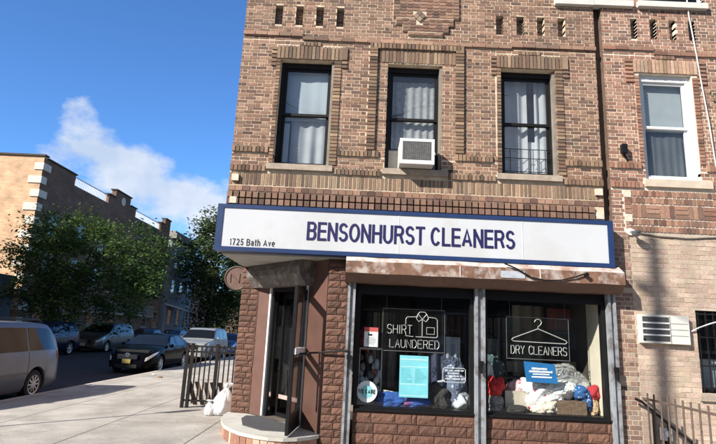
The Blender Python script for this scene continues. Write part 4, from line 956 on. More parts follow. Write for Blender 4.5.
for z in (.905, 1.06, 1.30, 1.40): q.box(.66,1.045,YP-.002,YP-.0005,z,z+.010+.006*(z>1.35))
q.box(.85,.856,YP-.002,YP-.0005,1.075,1.295)
q.build('white_rules', M('pale_print', (.50,.72,.75), .6), po)
q = MB(); rnd = random.Random(2)
for cx in (.67, .87):
    for i in range(11):
        z = 1.09+i*.018; q.box(cx, cx+rnd.uniform(.08,.16), YP-.0018, YP-.0006, z, z+.005)
q.build('small_print', M('faint_print', (.10,.38,.46), .6), po, )
st = thing('round_sticker', 'round white sticker with teal lettering low in the left shop window', 'sticker', (.187, YP, .79))
q = MB(); q.disc((.187,YP+.004,.937), .148, (0,-1,0), .003, 40); q.build('disc', m_paper, st)
q = MB(); q.disc((.187,YP+.0008,.937), .092, (0,-1,0), .0012, 36); q.build('teal_disc', m_teal, st)
ribbon_text('lettering', 'WE CARE', .066, .308, .908, .060, .0135, M('dark_teal', (.004,.02,.03), .6), st, YP-.0006, .0012, .13)
nn_ = thing('red_notice', 'small white notice with a red heading in the left shop window', 'notice', (.217, YP, 1.56))
q = MB(); q.box(.118,.318,YP,YP+.003,1.56,1.835); q.build('sheet', m_paper, nn_)
q = MB(); q.box(.118,.318,YP-.0015,YP-.0003,1.775,1.835); q.build('red_heading', m_redp, nn_)
q = MB(); q.box(.175,.235,YP-.0015,YP-.0003,1.715,1.742); q.box(.175,.19,YP-.0015,YP-.0003,1.742,1.757); q.build('emblem', m_letterblack, nn_)
q = MB()
for i, w_ in enumerate((.10,.15,.13,.14,.10)): q.box(.218-w_/2,.218+w_/2,YP-.0015,YP-.0003,1.685-i*.022,1.693-i*.022)
q.build('small_print', M('grey_print', (.2,.2,.22), .6), nn_)
hs = thing('hours_sticker', 'white outlined opening hours sticker at the right of the left shop window', 'sticker', (1.43, YP, 1.11))
q = MB(); q.tube([(1.29,YP,1.12),(1.57,YP,1.12),(1.592,YP,1.14),(1.592,YP,1.295),(1.57,YP,1.315),(1.29,YP,1.315),(1.268,YP,1.295),(1.268,YP,1.14)], .004, 4, closed=True); q.build('outline', m_paper, hs)
rnd = random.Random(11); q = MB()
for zi, (l, r_) in enumerate(((1.30,1.56),(1.34,1.49),(1.31,1.55),(1.30,1.56))):
    x = l; z = 1.272-zi*.038
    while x < r_:
        w_ = rnd.uniform(.006,.012); 
        if rnd.random() > .12: q.box(x, x+w_, YP-.001, YP+.001, z, z+.021*rnd.uniform(.6,1))
        x += w_+.005
q.build('lettering', m_paper, hs)
bc = thing('blue_card', 'blue card with white print propped among the clothes in the right window', 'card', (2.68, .16, 1.17))
q = MB(); q.hexa([(2.47,.13,1.17),(2.925,.13,1.165),(2.925,.136,1.165),(2.47,.136,1.17),(2.45,.17,1.455),(2.90,.17,1.43),(2.90,.176,1.43),(2.45,.176,1.455)]); q.build('sheet', m_bluecard, bc)
q = MB(); rnd = random.Random(5)
for z, l, r_, h_ in ((1.345,2.56,2.78,.030),(1.305,2.52,2.84,.030),(1.275,2.57,2.80,.018),(1.235,2.55,2.83,.022)):
    x = l; yy = .13+.04*(z-1.17)/.28-.0025
    while x < r_:
        w_ = rnd.uniform(.010,.018); q.box(x, x+w_, yy-.003, yy+.001, z, z+h_*rnd.uniform(.8,1)); x += w_+(.004 if z > 1.29 else .0005)
q.build('lettering', m_paper, bc)
def drape(mb, c, r, seed, amp, zmin):
    """a crumpled heap: broad lobes with long sharp folds running down it"""
    nu, nv = 84, 46; rows = []; tw = random.Random(int(seed*100)).uniform(0, 6.28)
    for j in range(nv+1):
        th = math.pi*j/nv; row = []
        for i in range(nu):
            ph = 2*math.pi*i/nu; d = Vector((math.sin(th)*math.cos(ph), math.sin(th)*math.sin(ph), math.cos(th)))
            q_ = Vector((d.x*math.cos(tw)+d.z*math.sin(tw), d.y, -d.x*math.sin(tw)+d.z*math.cos(tw))); o = Vector((seed*3.1, seed*1.7, seed*.9))
            w_ = mnoise.noise_vector(q_*1.6+o)*.55
            n1 = mnoise.noise(q_*1.5+o); f1 = 1-2*abs(mnoise.noise(Vector((q_.x*4.2, q_.y*4.2, q_.z*1.2))+w_*2+o)); f2 = 1-2*abs(mnoise.noise(Vector((q_.x*9, q_.y*9, q_.z*2.6))+w_*4+o))
            k = 1 + amp*(1.1*n1 + .42*f1*abs(f1) + .20*f2)
            v = Vector((c[0]+d.x*r[0]*k, c[1]+d.y*r[1]*k, c[2]+d.z*r[2]*k)); v.z = max(v.z, zmin + .003*i/nu); row.append(v)
        rows.append(row)
    mb.grid(rows, 0, None, True)
def heap(name, label, cat, parts, mat, **k):
    q = MB()
    for i, (c, r) in enumerate(parts): drape(q, c, r, hash_(name)+i*1.37, k.get('amp', .3), zmin=.735)
    return tag(q.build(name, mat, smooth=True), label, cat)
def hash_(s): return sum(ord(c)*(i+1) for i, c in enumerate(s)) % 97 * .71
def cloth(name, col, **k): return M(name, col, .9, bump=.5, bscale=30, **k)
def spotted(name, base, spot, sc, thr):
    m = M(name, base, .9, bump=.3, bscale=25); n = m.node_tree.nodes; l = m.node_tree.links; b = n['Principled BSDF']; src = b.inputs['Base Color'].links[0].from_socket
    v = n.new('ShaderNodeTexVoronoi'); v.inputs['Scale'].default_value = sc; t = n.new('ShaderNodeTexCoord'); l.new(t.outputs['Object'], v.inputs['Vector'])
    c = n.new('ShaderNodeMath'); c.operation = 'LESS_THAN'; c.inputs[1].default_value = thr; l.new(v.outputs['Distance'], c.inputs[0])
    x = n.new('ShaderNodeMixRGB'); l.new(c.outputs[0], x.inputs[0]); l.new(src, x.inputs[1]); x.inputs[2].default_value = (*spot, 1); l.new(x.outputs[0], b.inputs['Base Color']); return m
heap('red_bag', 'bright red crumpled bag at the left of the right window display', 'bag', [((2.05,.33,1.06),(.12,.12,.115)), ((2.15,.34,1.10),(.06,.08,.09))], cloth('red_cloth', (.62,.03,.03)), amp=.35)
heap('grey_bundle', 'grey patterned bundle under the red bag in the right window', 'bundle', [((2.05,.36,.83),(.13,.13,.14))], spotted('grey_pattern', (.30,.29,.27), (.06,.06,.06), 26, .3))
heap('floral_cloth', 'white cloth with red flowers draped over the display in the right window', 'clothes', [((2.60,.40,1.08),(.16,.14,.12)), ((2.74,.38,1.03),(.16,.13,.12)), ((2.66,.34,.92),(.12,.10,.16))], spotted('floral', (.78,.76,.76), (.55,.06,.12), 8.5, .26))
heap('white_shirt', 'crumpled white shirt heaped in the middle of the right window', 'clothes', [((3.0,.40,1.03),(.22,.15,.12)), ((3.15,.42,1.06),(.14,.13,.10)), ((2.86,.36,.93),(.18,.13,.10))], cloth('white_cloth', (.78,.78,.76)), amp=.34)
heap('folded_linen', 'cream folded linen left of the woven box in the right window', 'clothes', [((2.80,.30,.83),(.16,.11,.10)), ((2.72,.27,.78),(.13,.10,.07))], cloth('cream_cloth', (.66,.60,.48)), amp=.34)
heap('dark_shoe', 'dark cap lying before the beige panel in the right window', 'cap', [((2.38,.26,.76),(.15,.08,.065))], cloth('dark_cloth', (.03,.028,.027)))
heap('grey_sheet', 'grey plastic sheet rising behind the white shirt', 'sheet', [((3.16,.60,1.20),(.30,.16,.20)), ((3.34,.58,1.10),(.20,.14,.18))], M('grey_plastic', (.36,.37,.37), .35, var=.2, bump=.3, bscale=12))
heap('blue_scarf', 'blue white-spotted cloth beside the red pouch at the right of the window', 'clothes', [((3.34,.34,1.03),(.11,.10,.10)), ((3.40,.30,.94),(.06,.07,.14))], spotted('blue_spots', (.02,.09,.26), (.6,.62,.65), 22, .22))
heap('red_pouch', 'small red pouch at the far right of the right window display', 'pouch', [((3.51,.34,1.04),(.085,.09,.10))], cloth('dark_red_cloth', (.42,.03,.04)))
heap('tan_bundle', 'tan paper bundle under the red pouch', 'bundle', [((3.50,.32,.85),(.06,.07,.13))], cloth('tan_cloth', (.5,.36,.22)))
heap('teal_garment', 'dark teal garments hanging low behind the red bag', 'clothes', [((2.10,.75,1.30),(.22,.12,.18))], spotted('teal_pattern', (.05,.09,.09), (.35,.42,.42), 14, .25))
heap('wrapped_bundle', 'big clear plastic wrapped bundle behind the middle rail', 'bundle', [((1.95,.46,1.10),(.13,.11,.30)), ((1.93,.50,.92),(.10,.11,.18))], M('wrap_plastic', (.46,.47,.50), .25, var=.25, scale=9, bump=.4, bscale=10), amp=.22)
heap('blue_bag', 'blue laundry bag on the sill under the cyan poster', 'bag', [((.56,.30,.80),(.22,.12,.11)), ((.88,.32,.80),(.24,.12,.10))], cloth('blue_cloth', (.02,.08,.30)), amp=.3)
heap('black_bag', 'black bag slumped right of the cyan poster', 'bag', [((1.24,.34,.86),(.17,.13,.17)), ((1.20,.32,1.02),(.07,.07,.07))], cloth('black_cloth', (.035,.033,.033)), amp=.3)
heap('plastic_garments', 'dark blue garments in clear plastic at the right of the left window', 'clothes', [((1.50,.42,.98),(.16,.13,.28)), ((1.47,.45,1.30),(.14,.12,.14))], spotted('navy_wrap', (.10,.125,.19), (.40,.45,.52), 11, .24), amp=.28)
heap('maroon_cloth', 'maroon cloth behind the red notice', 'clothes', [((.16,.42,1.66),(.12,.10,.16))], cloth('maroon', (.22,.03,.05)))
q = MB(); q.box(2.22, 2.56, .33, .345, .76, 1.02); tag(q.build('beige_panel', M('beige_board', (.50,.45,.36), .8, var=.12)), 'beige board leaning behind the dark cap', 'board')
bx = thing('woven_box', 'brown woven box on the sill of the right window', 'box', (3.15, .3, .735))
q = MB(); q.box(2.93, 3.36, .22, .42, .735, .925); q.build('box_body', M('wicker', (.13,.085,.06), .8, var=.3, scale=30), bx)
q = MB()
for i in range(11): q.box(2.928, 3.362, .2165, .222, .745+i*.0165, .754+i*.0165)
q.build('weave', M('wicker_light', (.20,.135,.09), .8, var=.3, scale=30), bx)
cc = thing('glass_display_case', 'narrow glass case of small goods at the left of the left window', 'display case', (.22, .4, .735))
for x0, x1, y0, y1, z0, z1 in ((.06,.40,.3,.55,.735,.76),(.06,.40,.3,.55,1.515,1.54)):
    q = MB(); q.box(x0,x1,y0,y1,z0,z1); q.build('board', M('case_grey', (.40,.40,.40), .4), cc)
for x in (.06, .385):
    q = MB(); q.box(x, x+.015, .3, .315, .76, 1.515); q.build('case_post', M('case_steel', (.40,.40,.41), .4), cc)
rnd = random.Random(8); q = MB()
for i in range(34):
    k = rnd.choice([(.5,.5,.48),(.10,.09,.09),(.25,.2,.18),(.35,.4,.42),(.6,.58,.5),(.2,.06,.05)]); z = .78+.72*rnd.random(); x = .09+.27*rnd.random()
    blob(q, (x, .36+.12*rnd.random(), z), (.03+.02*rnd.random(),.03,.04+.03*rnd.random()), i*1.3, .3, 2.5, 12, 8, col=k)
q.build('small_goods', M('goods', (.3,.3,.3), .6, attr=True), cc, smooth=True)
q = MB(); q.hexa([(.415,.24,.80),(.62,.24,.80),(.62,.26,.80),(.415,.26,.80),(.43,.30,.955),(.60,.30,.93),(.60,.32,.93),(.43,.32,.955)])
tag(q.build('yellow_leaflet', spotted('leaflet', (.70,.68,.45), (.25,.35,.2), 14, .22)), 'pale yellow leaflet stack left of the cyan poster', 'leaflet')
heap('pale_laundry', 'pale laundry bundle at the foot of the right wall of the left window', 'laundry', [((1.38,.50,.90),(.20,.14,.18)), ((1.56,.36,.84),(.12,.12,.12))], cloth('pale_cloth', (.42,.45,.50)))
heap('folded_towels', 'white and grey towels between the blue bag and the black bag', 'towels', [((1.08,.40,.80),(.16,.12,.09)), ((1.0,.50,.90),(.14,.12,.12))], cloth('towel_cloth', (.55,.55,.56)))
heap('purple_cloth', 'purple cloth lying on the blue laundry bag under the poster', 'clothes', [((.84,.24,.80),(.14,.07,.06))], cloth('purple', (.20,.08,.25)))
heap('denim_pile', 'denim blue pile behind the white shirt in the right window', 'clothes', [((3.38,.60,.98),(.18,.14,.2))], cloth('denim', (.09,.13,.20)))
heap('pink_pile', 'pink and white pile beside the floral cloth', 'clothes', [((2.44,.5,1.02),(.14,.12,.14))], spotted('pink_pattern', (.62,.42,.44), (.75,.72,.70), 9, .3))
for i, (x, z, w_, h_, c_, lab) in enumerate(((3.05,1.18,.30,.20,(.36,.25,.13),'tan cardboard box on the shelf behind the blue card'), (3.36,1.20,.22,.24,(.30,.22,.12),'small brown cardboard box at the right end of the back shelf'), (2.45,1.25,.3,.16,(.22,.2,.18),'grey carton on the back shelf above the red bag'))):
    bxx = thing('carton', lab, 'box', (x+w_/2, 1.2, z), 'cartons on the back shelf'); q = MB(); q.box(x, x+w_, 1.05, 1.35, z, z+h_); q.build('carton_body', M('cardboard', c_, .8), bxx)
    q = MB(); q.box(x+w_*.42, x+w_*.58, 1.047, 1.353, z+.001, z+h_+.003); q.build('tape', M('packing_tape', (.45,.36,.22), .3), bxx)
q = MB(); q.box(1.9, 3.6, 1.0, 1.4, 1.14, 1.165); tag(q.build('back_shelf', M('shelf_board', (.2,.16,.12), .6)), 'wooden shelf across the back of the right window display', 'shelf')
for i, (x, c_, lab) in enumerate(((1.30,(.06,.07,.12),'dark blue suit in plastic hanging at the right of the left window'), (1.52,(.38,.42,.48),'pale shirt in plastic hanging by the middle rail'), (.52,(.09,.08,.08),'black coat hanging behind the poster'), (2.12,(.07,.08,.08),'dark dress hanging at the left of the right window'))):
    g_ = thing('hanging_garment', lab, 'garment', (x, .8, .9)); q = MB(); wavy(q, x-.13, x+.13, .78, .95, 1.75, .035, 30, 12, seed=i*2.1); wavy(q, x-.12, x+.12, .86, .95, 1.74, .03, 30, 10, seed=i*3.1+1); q.build('cloth', M('suit_cloth', c_, .5, var=.25, scale=9, coat=.3), g_)
    q = MB(); q.tube([(x-.14,.82,1.74),(x,.82,1.84),(x+.14,.82,1.74)], .008, 6); q.tube([(x,.82,1.84),(x,.82,1.9),(x+.02,.82,1.92)], .004, 5); q.build('hanger', m_black, g_)
# garments on a rail at the back of the shop
gr_ = thing('garment_rail', 'rail of wrapped garments hanging at the back of the shop', 'clothes rail', (1.6, 2.6, .36))
q = MB(); q.tube([(.1,2.6,2.2),(3.4,2.6,2.2)], .02); q.build('rail', m_chrome, gr_)
rnd = random.Random(3)
for i in range(22):
    x = .2+i*.145; c = rnd.choice([(.12,.12,.14),(.05,.06,.10),(.3,.3,.3),(.16,.10,.08),(.4,.38,.34),(.06,.06,.06)]); q = MB()
    wavy(q, x-.02, x+.10, 2.6+rnd.uniform(-.1,.1), 1.0+rnd.uniform(-.2,.3), 2.15, .05, 10, 9, seed=i); q.build('garment', M('garment_cloth', c, .7), gr_)
# doorway: what can be seen inside, whites kept pale to carry the door's reflection
vg = thing('vestibule_counter', 'pale counter with clutter seen through the open doorway', 'counter', (-.7, 2.4, .36))
q = MB(); q.box(-1.75, .0, 2.25, 2.7, .36, 1.0); q.build('counter_body', M('counter_pink', (.42,.30,.26), .6), vg)
q = MB(); q.box(-1.8, .05, 2.2, 2.75, 1.0, 1.04); q.build('counter_top', m_cream, vg)
q = MB(); q.box(-1.62, -1.30, 2.5, 2.52, 1.75, 2.2); tag(q.build('reflection_sheet', m_paper, at=(-1.46,2.5,1.75)), 'white sheet above the inner counter standing in for the door glass reflection', 'notice')  # bright reflection of the door glass put in as a white sheet
for i, (x, y_, c_, z0, lab) in enumerate(((-1.33,1.66,(.72,.71,.69),1.25,'white shirt in plastic on the rail inside the doorway'), (-1.18,1.56,(.36,.39,.45),1.0,'grey jacket on the rail inside the doorway'), (-1.05,1.46,(.66,.54,.48),.95,'tan blouse on the rail inside the doorway'), (-1.40,1.95,(.10,.10,.12),1.0,'black coat on the rail inside the doorway'))):
    g_ = thing('hanging_garment', lab, 'garment', (x, y_, z0)); q = MB(); wavy(q, x-.075, x+.075, y_, z0, 1.78, .03, 24, 11, seed=i*1.7); q.build('cloth', M('door_cloth', c_, .5, var=.2, scale=9, coat=.3), g_)
    q = MB(); q.tube([(x-.08,y_,1.78),(x,y_,1.87),(x+.08,y_,1.78)], .008, 6); q.tube([(x,y_,1.87),(x,y_,1.95)], .004, 5); q.build('hanger', m_chrome, g_)
heap('hung_white_shirt', 'white shirt hanging inside the open doorway', 'shirt', [((-1.20,1.44,.95),(.06,.05,.22)), ((-1.20,1.44,1.12),(.09,.05,.06))], cloth('shirt_white', (.75,.70,.66)), amp=.2)
heap('dark_bags', 'dark bags piled on the counter inside the doorway', 'bags', [((-1.0,2.4,1.2),(.22,.15,.18)), ((-.6,2.4,1.15),(.2,.15,.15))], spotted('dark_bag_pattern', (.04,.04,.04), (.4,.4,.4), 9, .18))

# ------------------------------------------------------------------ poles outside the frame whose shadows fall into it
up_ = thing('utility_pole', 'tall wooden utility pole at the kerb in front of the shop', 'utility pole', (-2.72, -5.95, 0))
q = MB(); q.tube([(-2.72,-5.95,-.1),(-2.72,-5.95,9.35)], [.10,.075], 14); q.build('pole', m_bark, up_)
q = MB(); q.box(-2.98,-2.6,-6.02,-5.88,8.55,8.64); q.build('crossarm', m_bark, up_)
q = MB(); q.tube([(-2.72,-5.95,8.3),(-1.6,-5.9,7.75),(-.5,-5.85,7.7),(1.2,-5.8,7.9),(4.,-5.7,8.6)], .025, 6)
tag(q.build('service_wire', m_black), 'sagging service wire slung from the utility pole', 'wire')
sp = thing('street_sign', 'parking sign on a thin steel post at the side kerb', 'street sign', (-7.12, -.25, 0))
q = MB(); q.tube([(-7.12,-.25,-.05),(-7.12,-.25,3.6)], .03, 8); q.build('post', m_rail, sp)
q = MB(); q.box(-7.28,-6.96,-.29,-.285,3.1,3.56); q.build('plate', m_white, sp)

# ------------------------------------------------------------------ vehicles
def car(name, label, cat, x, yf, P, group, paint):
    root = thing(name, label, cat, (x, yf + P['L']/2, -.13), group); zb0 = -.13
    top, belt, wid = P['top'], P['belt'], P['w']; H = P['H']; ins = P.get('ins', .2)
    def ip(k, y):
        if y <= k[0][0]: return k[0][1]
        for (a, va), (b_, vb) in zip(k, k[1:]):
            if y <= b_: return va + (vb-va)*(y-a)/(b_-a)
        return k[-1][1]
    def sm(k, y, r=.10): return (ip(k, y-r) + 2*ip(k, y) + ip(k, y+r))/4 if .12 < y < P['L']-.12 else ip(k, y)
    wr_, ra_ = P['r'], P['r']+.065
    def sect(y):
        zt = sm(top, y, P.get('sm', .12)); zb = min(sm(belt, y), zt-.015); w = sm(wid, y); zl = P.get('low', .2) + max(0, .25-y)*.25 + max(0, y-P['L']+.3)*.4
        for yw in P['wy']:
            d = abs(y-yw)
            if d < ra_: zl = max(zl, wr_ + math.sqrt(ra_*ra_-d*d))
        t = min(1, max(0, (zt-zb-.08)/(H-zb-.1)))
        wr = w*.965 - ins*t - .02*(1-t)
        pts = [(w*.93, zl), (w*.985, max(zl+.006, .20+.14)), (w, max(zl+.014, P.get('low',.2)+(zb-.2)*.45)), (w*.995, max(zl+.022, .2+(zb-.2)*.78)), (w*.965, max(zb, zl+.03)),
               (wr, zb+(zt-zb)*.86), (wr-.07*(.4+.6*t), zt-.012), (wr*.5, zt), (0, zt+.008)]
        return pts
    fb = P.get('fb', [.10,.12,.10,.03,0,0,0,0,0]); rb = P.get('rb', [.04,.06,.05,.02,0,0,0,0,0])
    def S(y, v, sgn=1):
        p = sect(y); i = min(7, int(v)); f = v-i; a, c = p[i], p[i+1]; X = a[0]+(c[0]-a[0])*f; Z = a[1]+(c[1]-a[1])*f
        kf = max(0, 1-y/.5); kr = max(0, 1-(P['L']-y)/.4)
        B = fb[i]+(fb[i+1]-fb[i])*f; Br = rb[i]+(rb[i+1]-rb[i])*f
        return Vector((x+sgn*X, yf + y - B*kf + Br*kr, zb0+Z))
    Ls = P['L']; ys = sorted(set([round(Ls*i/78, 3) for i in range(79)] + [.03,.07] + [round(yw+s_*ra_*k, 3) for yw in P['wy'] for s_ in (-1,1) for k in (1.001,.98,.9,.7)]))
    b = MB(); rows = []
    for y in ys:
        r = [S(y, v, 1) for v in range(8)] + [S(y, 7.9999, 1)] + [S(y, v, -1) for v in range(7, -1, -1)]; rows.append(r)
    b.grid(rows); b.face(rows[0][::-1]); b.face(rows[-1])
    body = b.build('body', paint, root, auto=38)
    def patch(nm, mat, corners, off=.006, nu=10, nvv=5, sides=(1,-1), parent=None):
        (y0,v0),(y1,v1),(y2,v2),(y3,v3) = corners          # lower-front, lower-rear, upper-rear, upper-front
        for sg in sides:
            q = MB(); rows = []
            for j in range(nvv+1):
                r = []
                for i in range(nu+1):
                    u, v = i/nu, j/nvv
                    y = (y0*(1-u)+y1*u)*(1-v)+(y3*(1-u)+y2*u)*v; vv = (v0*(1-u)+v1*u)*(1-v)+(v3*(1-u)+v2*u)*v
                    e = .01; p = S(y, vv, sg); n = (S(min(y+e,Ls), vv, sg)-S(max(y-e,0), vv, sg)).cross(S(y, min(vv+e,8), sg)-S(y, max(0,vv-e), sg))
                    n = n.normalized() if n.length > 1e-12 else Vector((sg,0,0))
                    if n.x*sg < -.05 or (abs(n.x) <= .05 and n.z < 0): n = -n
                    r.append(p+n*off)
                rows.append(r)
            q.grid(rows); q.build(nm, mat, parent or root, smooth=True)
    def across(nm, mat, y0, y1, v0, v1, off=.006):
        q = MB(); rows = []
        for j in range(7):
            t = j/6; y = y0+(y1-y0)*t; ve = v0+(v1-v0)*t; r = []
            for i in range(17):
                s_ = -1+2*i/16; v = 8-(8-ve)*abs(s_); p = S(y, min(v, 7.999), 1 if s_ >= 0 else -1); pn = S(min(y+.02,Ls), min(v,7.999), 1 if s_ >= 0 else -1)-p
                n = Vector((0,-pn.z,pn.y)).normalized(); r.append(p+n*off)
            rows.append(r)
        q.grid(rows); return q.build(nm, mat, root, smooth=True)
    for cs in P['win']: patch('side_window', m_cglass, cs)
    across('windscreen', m_cglass, *P['ws']); across('rear_window', m_cglass, *P['rw'])
    for y, v0, v1 in P['seams']: patch('door_seam', m_under, ((y-.006,v0),(y+.006,v0),(y+.006,v1),(y-.006,v1)), .003, 1, 6)
    patch('headlight', m_lamp, P['hl'], .008); patch('taillight', m_red, P['tl'], .008)
    if 'mould' in P: patch('side_moulding', P['mouldmat'], P['mould'], .012, 16, 2)
    b = MB(); W2 = max(w for _, w in wid); b.box(x-W2+.26, x+W2-.26, yf+.25, yf+Ls-.25, zb0+.18, zb0+.85); b.build('underbody', m_under, root)
    for yw in P['wy']:
        for sg in (1, -1):
            cx = x+sg*(W2-.13); c = Vector((cx, yf+yw, zb0+wr_)); q = MB(); prof = [(-.10,.62),(-.11,.80),(-.095,.95),(-.06,1.0),(.06,1.0),(.095,.95),(.11,.80),(.10,.62)]
            rows = [[c+Vector((a*sg, wr_*k*math.cos(t), wr_*k*math.sin(t))) for t in [2*math.pi*i/36 for i in range(36)]] for a, k in prof]; q.grid(rows, 0, None, True); tw = q.build('wheel', m_tyre, root, auto=40)
            q = MB(); R0 = wr_*.66; q.disc(c+Vector((sg*.03,0,0)), R0*.98, (sg,0,0), .015, 32)
            rows = [[c+Vector((sg*a, k*math.cos(t), k*math.sin(t))) for t in [2*math.pi*i/36 for i in range(36)]] for a, k in ((.03,R0*.86),(.10,R0*.90),(.105,R0),(.09,R0*1.02))]; q.grid(rows, 1, None, True)
            ns_ = P.get('spokes', 7)
            for k in range(ns_):
                a = 2*math.pi*k/ns_; d = Vector((0, math.cos(a), math.sin(a))); t_ = Vector((0,-math.sin(a),math.cos(a))); wd = P.get('sw', .030)
                p_ = [c+d*.03-t_*wd, c+d*.03+t_*wd, c+d*R0*.93+t_*wd*.8, c+d*R0*.93-t_*wd*.8]
                q.hexa([v+Vector((sg*.05,0,0)) for v in p_]+[v+Vector((sg*(.098),0,0)) for v in p_], 1)
            q.disc(c+Vector((sg*.05,0,0)), .055, (sg,0,0), .05, 18, 1); q.build('rim', [m_under, m_rim], tw)
    for sg in (1,-1):
        q = MB(); p = S(P['mir'], 4.15, sg); blob(q, (p.x+sg*.11, p.y, p.z+.05), (.10,.055,.075), 2, .03, 2, 16, 10, ridge=False); q.build('mirror', paint, root, smooth=True)
    for yd in P.get('hand', []):
        for sg in (1,-1):
            p = S(yd, 3.6, sg); q = MB(); q.box(min(p.x, p.x+sg*.03), max(p.x, p.x+sg*.03), p.y-.10, p.y+.10, p.z-.015, p.z+.015); q.build('door_handle', paint, root)
    # front: grille, bumper intake, plate
    gz0, gz1, gw = P['grille']; yg = yf-.028
    q = MB(); q.box(x-gw, x+gw, yg-.05, yf+.1, zb0+gz0, zb0+gz1); q.build('grille', m_under, root)
    q = MB()
    for z in [gz0+(gz1-gz0)*k/4 for k in range(5)]: q.box(x-gw-.01, x+gw+.01, yg-.065, yg-.05, zb0+z-.008, zb0+z+.008)
    q.build('grille_slats', m_chrome, root)
    q = MB(); q.box(x-gw*1.1, x+gw*1.1, yf-.135, yf, zb0+.22, zb0+.34); q.build('lower_intake', m_under, root)
    q = MB(); q.box(x-.155, x+.155, yf-.15, yf-.136, zb0+.38, zb0+.53); q.build('number_plate', P.get('plate', m_offwhite), root)
    if P.get('emblem'):
        q = MB(); ez = zb0+gz1+.0; el = lambda a, bq, cx=0, cz=0: q.tube([(x+cx+a*math.cos(t), yg-.075, ez+cz+bq*math.sin(t)) for t in [2*math.pi*i/28 for i in range(28)]], .0062, 6, closed=True)
        el(.085,.058); el(.032,.05); el(.058,.022,0,.026); q.build('emblem', m_chrome, root)
    if P.get('rack'):
        for sg in (1,-1):
            q = MB(); q.tube([(x+sg*(W2-.33), yf+y, zb0+H+dz) for y, dz in ((P['rack'][0],-.02),(P['rack'][0]+.12,.055),(P['rack'][1]-.12,.055),(P['rack'][1],-.02))], .022, 8); q.build('roof_rail', m_black, root)
    return root
def paint(name, col, metal=.5, rough=.3, coat=.12, spec=.25): return M(name, col, rough, metal=metal, var=.06, scale=2, coat=coat, spec=spec)
VAN = dict(L=5.08, H=1.78, r=.335, low=.21, ins=.17, top=[(0,.72),(.1,.86),(.4,.98),(1.0,1.12),(1.15,1.16),(2.05,1.66),(2.6,1.76),(4.2,1.77),(4.62,1.72),(4.80,1.58),(4.98,1.14),(5.08,1.02)], belt=[(0,.68),(.4,.90),(1.1,1.04),(5.08,1.10)],
  w=[(0,.66),(.1,.80),(.3,.92),(.8,.985),(4.5,.985),(4.9,.93),(5.08,.84)], wy=(.98,4.0), win=[((1.50,4.06),(2.35,4.06),(2.35,4.95),(2.12,4.95)),((2.41,4.06),(3.62,4.06),(3.62,4.95),(2.41,4.95)),((3.68,4.06),(4.78,4.06),(4.55,4.95),(3.68,4.95))],
  ws=(1.18,2.02,5.2,5.9), rw=(4.99,4.80,5.3,5.9), seams=[(1.45,1.2,4),(2.38,1.0,4),(3.65,1.0,4)], hl=((.02,3.0),(.55,3.1),(.75,4.0),(.05,4.0)), tl=((4.86,3.0),(5.06,2.9),(4.93,4.25),(4.84,4.2)), mir=1.55, hand=(2.25,2.55), grille=(.55,.72,.42), rack=(2.2,4.4), spokes=10, sw=.02,
  mould=((1.4,1.9),(3.62,1.9),(3.62,2.12),(1.4,2.12)))
VAN['mouldmat'] = M('moulding', (.10,.10,.105), .5)
SED = dict(L=4.8, H=1.47, r=.325, low=.19, ins=.20, top=[(0,.60),(.06,.70),(.3,.80),(.8,.90),(1.3,.985),(1.42,1.0),(2.2,1.39),(2.55,1.46),(3.15,1.465),(3.5,1.40),(4.15,1.13),(4.6,1.10),(4.8,1.0)], belt=[(0,.56),(.3,.74),(1.3,.92),(4.1,1.0),(4.8,.93)],
  w=[(0,.58),(.08,.70),(.25,.81),(.6,.895),(1.2,.912),(4.0,.91),(4.5,.86),(4.8,.74)], wy=(.97,3.74), win=[((1.62,4.08),(2.62,4.08),(2.62,4.95),(2.22,4.95)),((2.68,4.08),(3.72,4.08),(3.40,4.95),(2.68,4.95))],
  ws=(1.46,2.22,5.1,5.7), rw=(4.08,3.5,5.1,5.7), seams=[(1.45,1.1,4),(2.65,1.1,4),(3.62,2.2,4)], hl=((.03,2.75),(.52,3.45),(.72,4.02),(.05,4.05)), tl=((4.5,3.1),(4.78,3.1),(4.78,4),(4.45,4)), mir=1.72, hand=(2.5,3.45), grille=(.54,.69,.36), spokes=7, sw=.028, emblem=True)
SUV = dict(L=4.65, H=1.76, r=.36, low=.26, ins=.15, top=[(0,.86),(.08,.98),(.3,1.05),(1.2,1.14),(1.35,1.17),(1.95,1.66),(2.3,1.75),(4.1,1.75),(4.35,1.68),(4.58,1.2),(4.65,1.1)], belt=[(0,.8),(.3,1.0),(1.3,1.10),(4.65,1.15)],
  w=[(0,.72),(.08,.82),(.25,.9),(.6,.925),(4.2,.925),(4.5,.88),(4.65,.8)], wy=(.9,3.65), win=[((1.62,4.08),(2.45,4.08),(2.45,4.95),(2.05,4.95)),((2.51,4.08),(3.4,4.08),(3.4,4.95),(2.51,4.95)),((3.46,4.08),(4.35,4.08),(4.15,4.95),(3.46,4.95))],
  ws=(1.38,1.95,5.1,5.8), rw=(4.56,4.36,5.3,5.8), seams=[(1.5,1.1,4),(2.48,1.1,4),(3.4,1.6,4)], hl=((.03,3.1),(.35,3.1),(.4,4.0),(.03,4.0)), tl=((4.45,3.0),(4.63,3.0),(4.6,4.2),(4.42,4.2)), mir=1.7, hand=(2.3,3.2), grille=(.70,.90,.42), spokes=6, sw=.03)
GN = 'cars parked along the near kerb'; GF = 'cars parked along the far kerb'
car('parked_minivan', 'silver grey minivan nearest the pavement corner, showing its rear wheel', 'minivan', -8.55, 1.22, dict(VAN), GN, paint('silver_grey_paint', (.135,.152,.185), .55, .36))
yp = M('yellow_plate', (.30,.235,.06), .5, var=.25, scale=40)
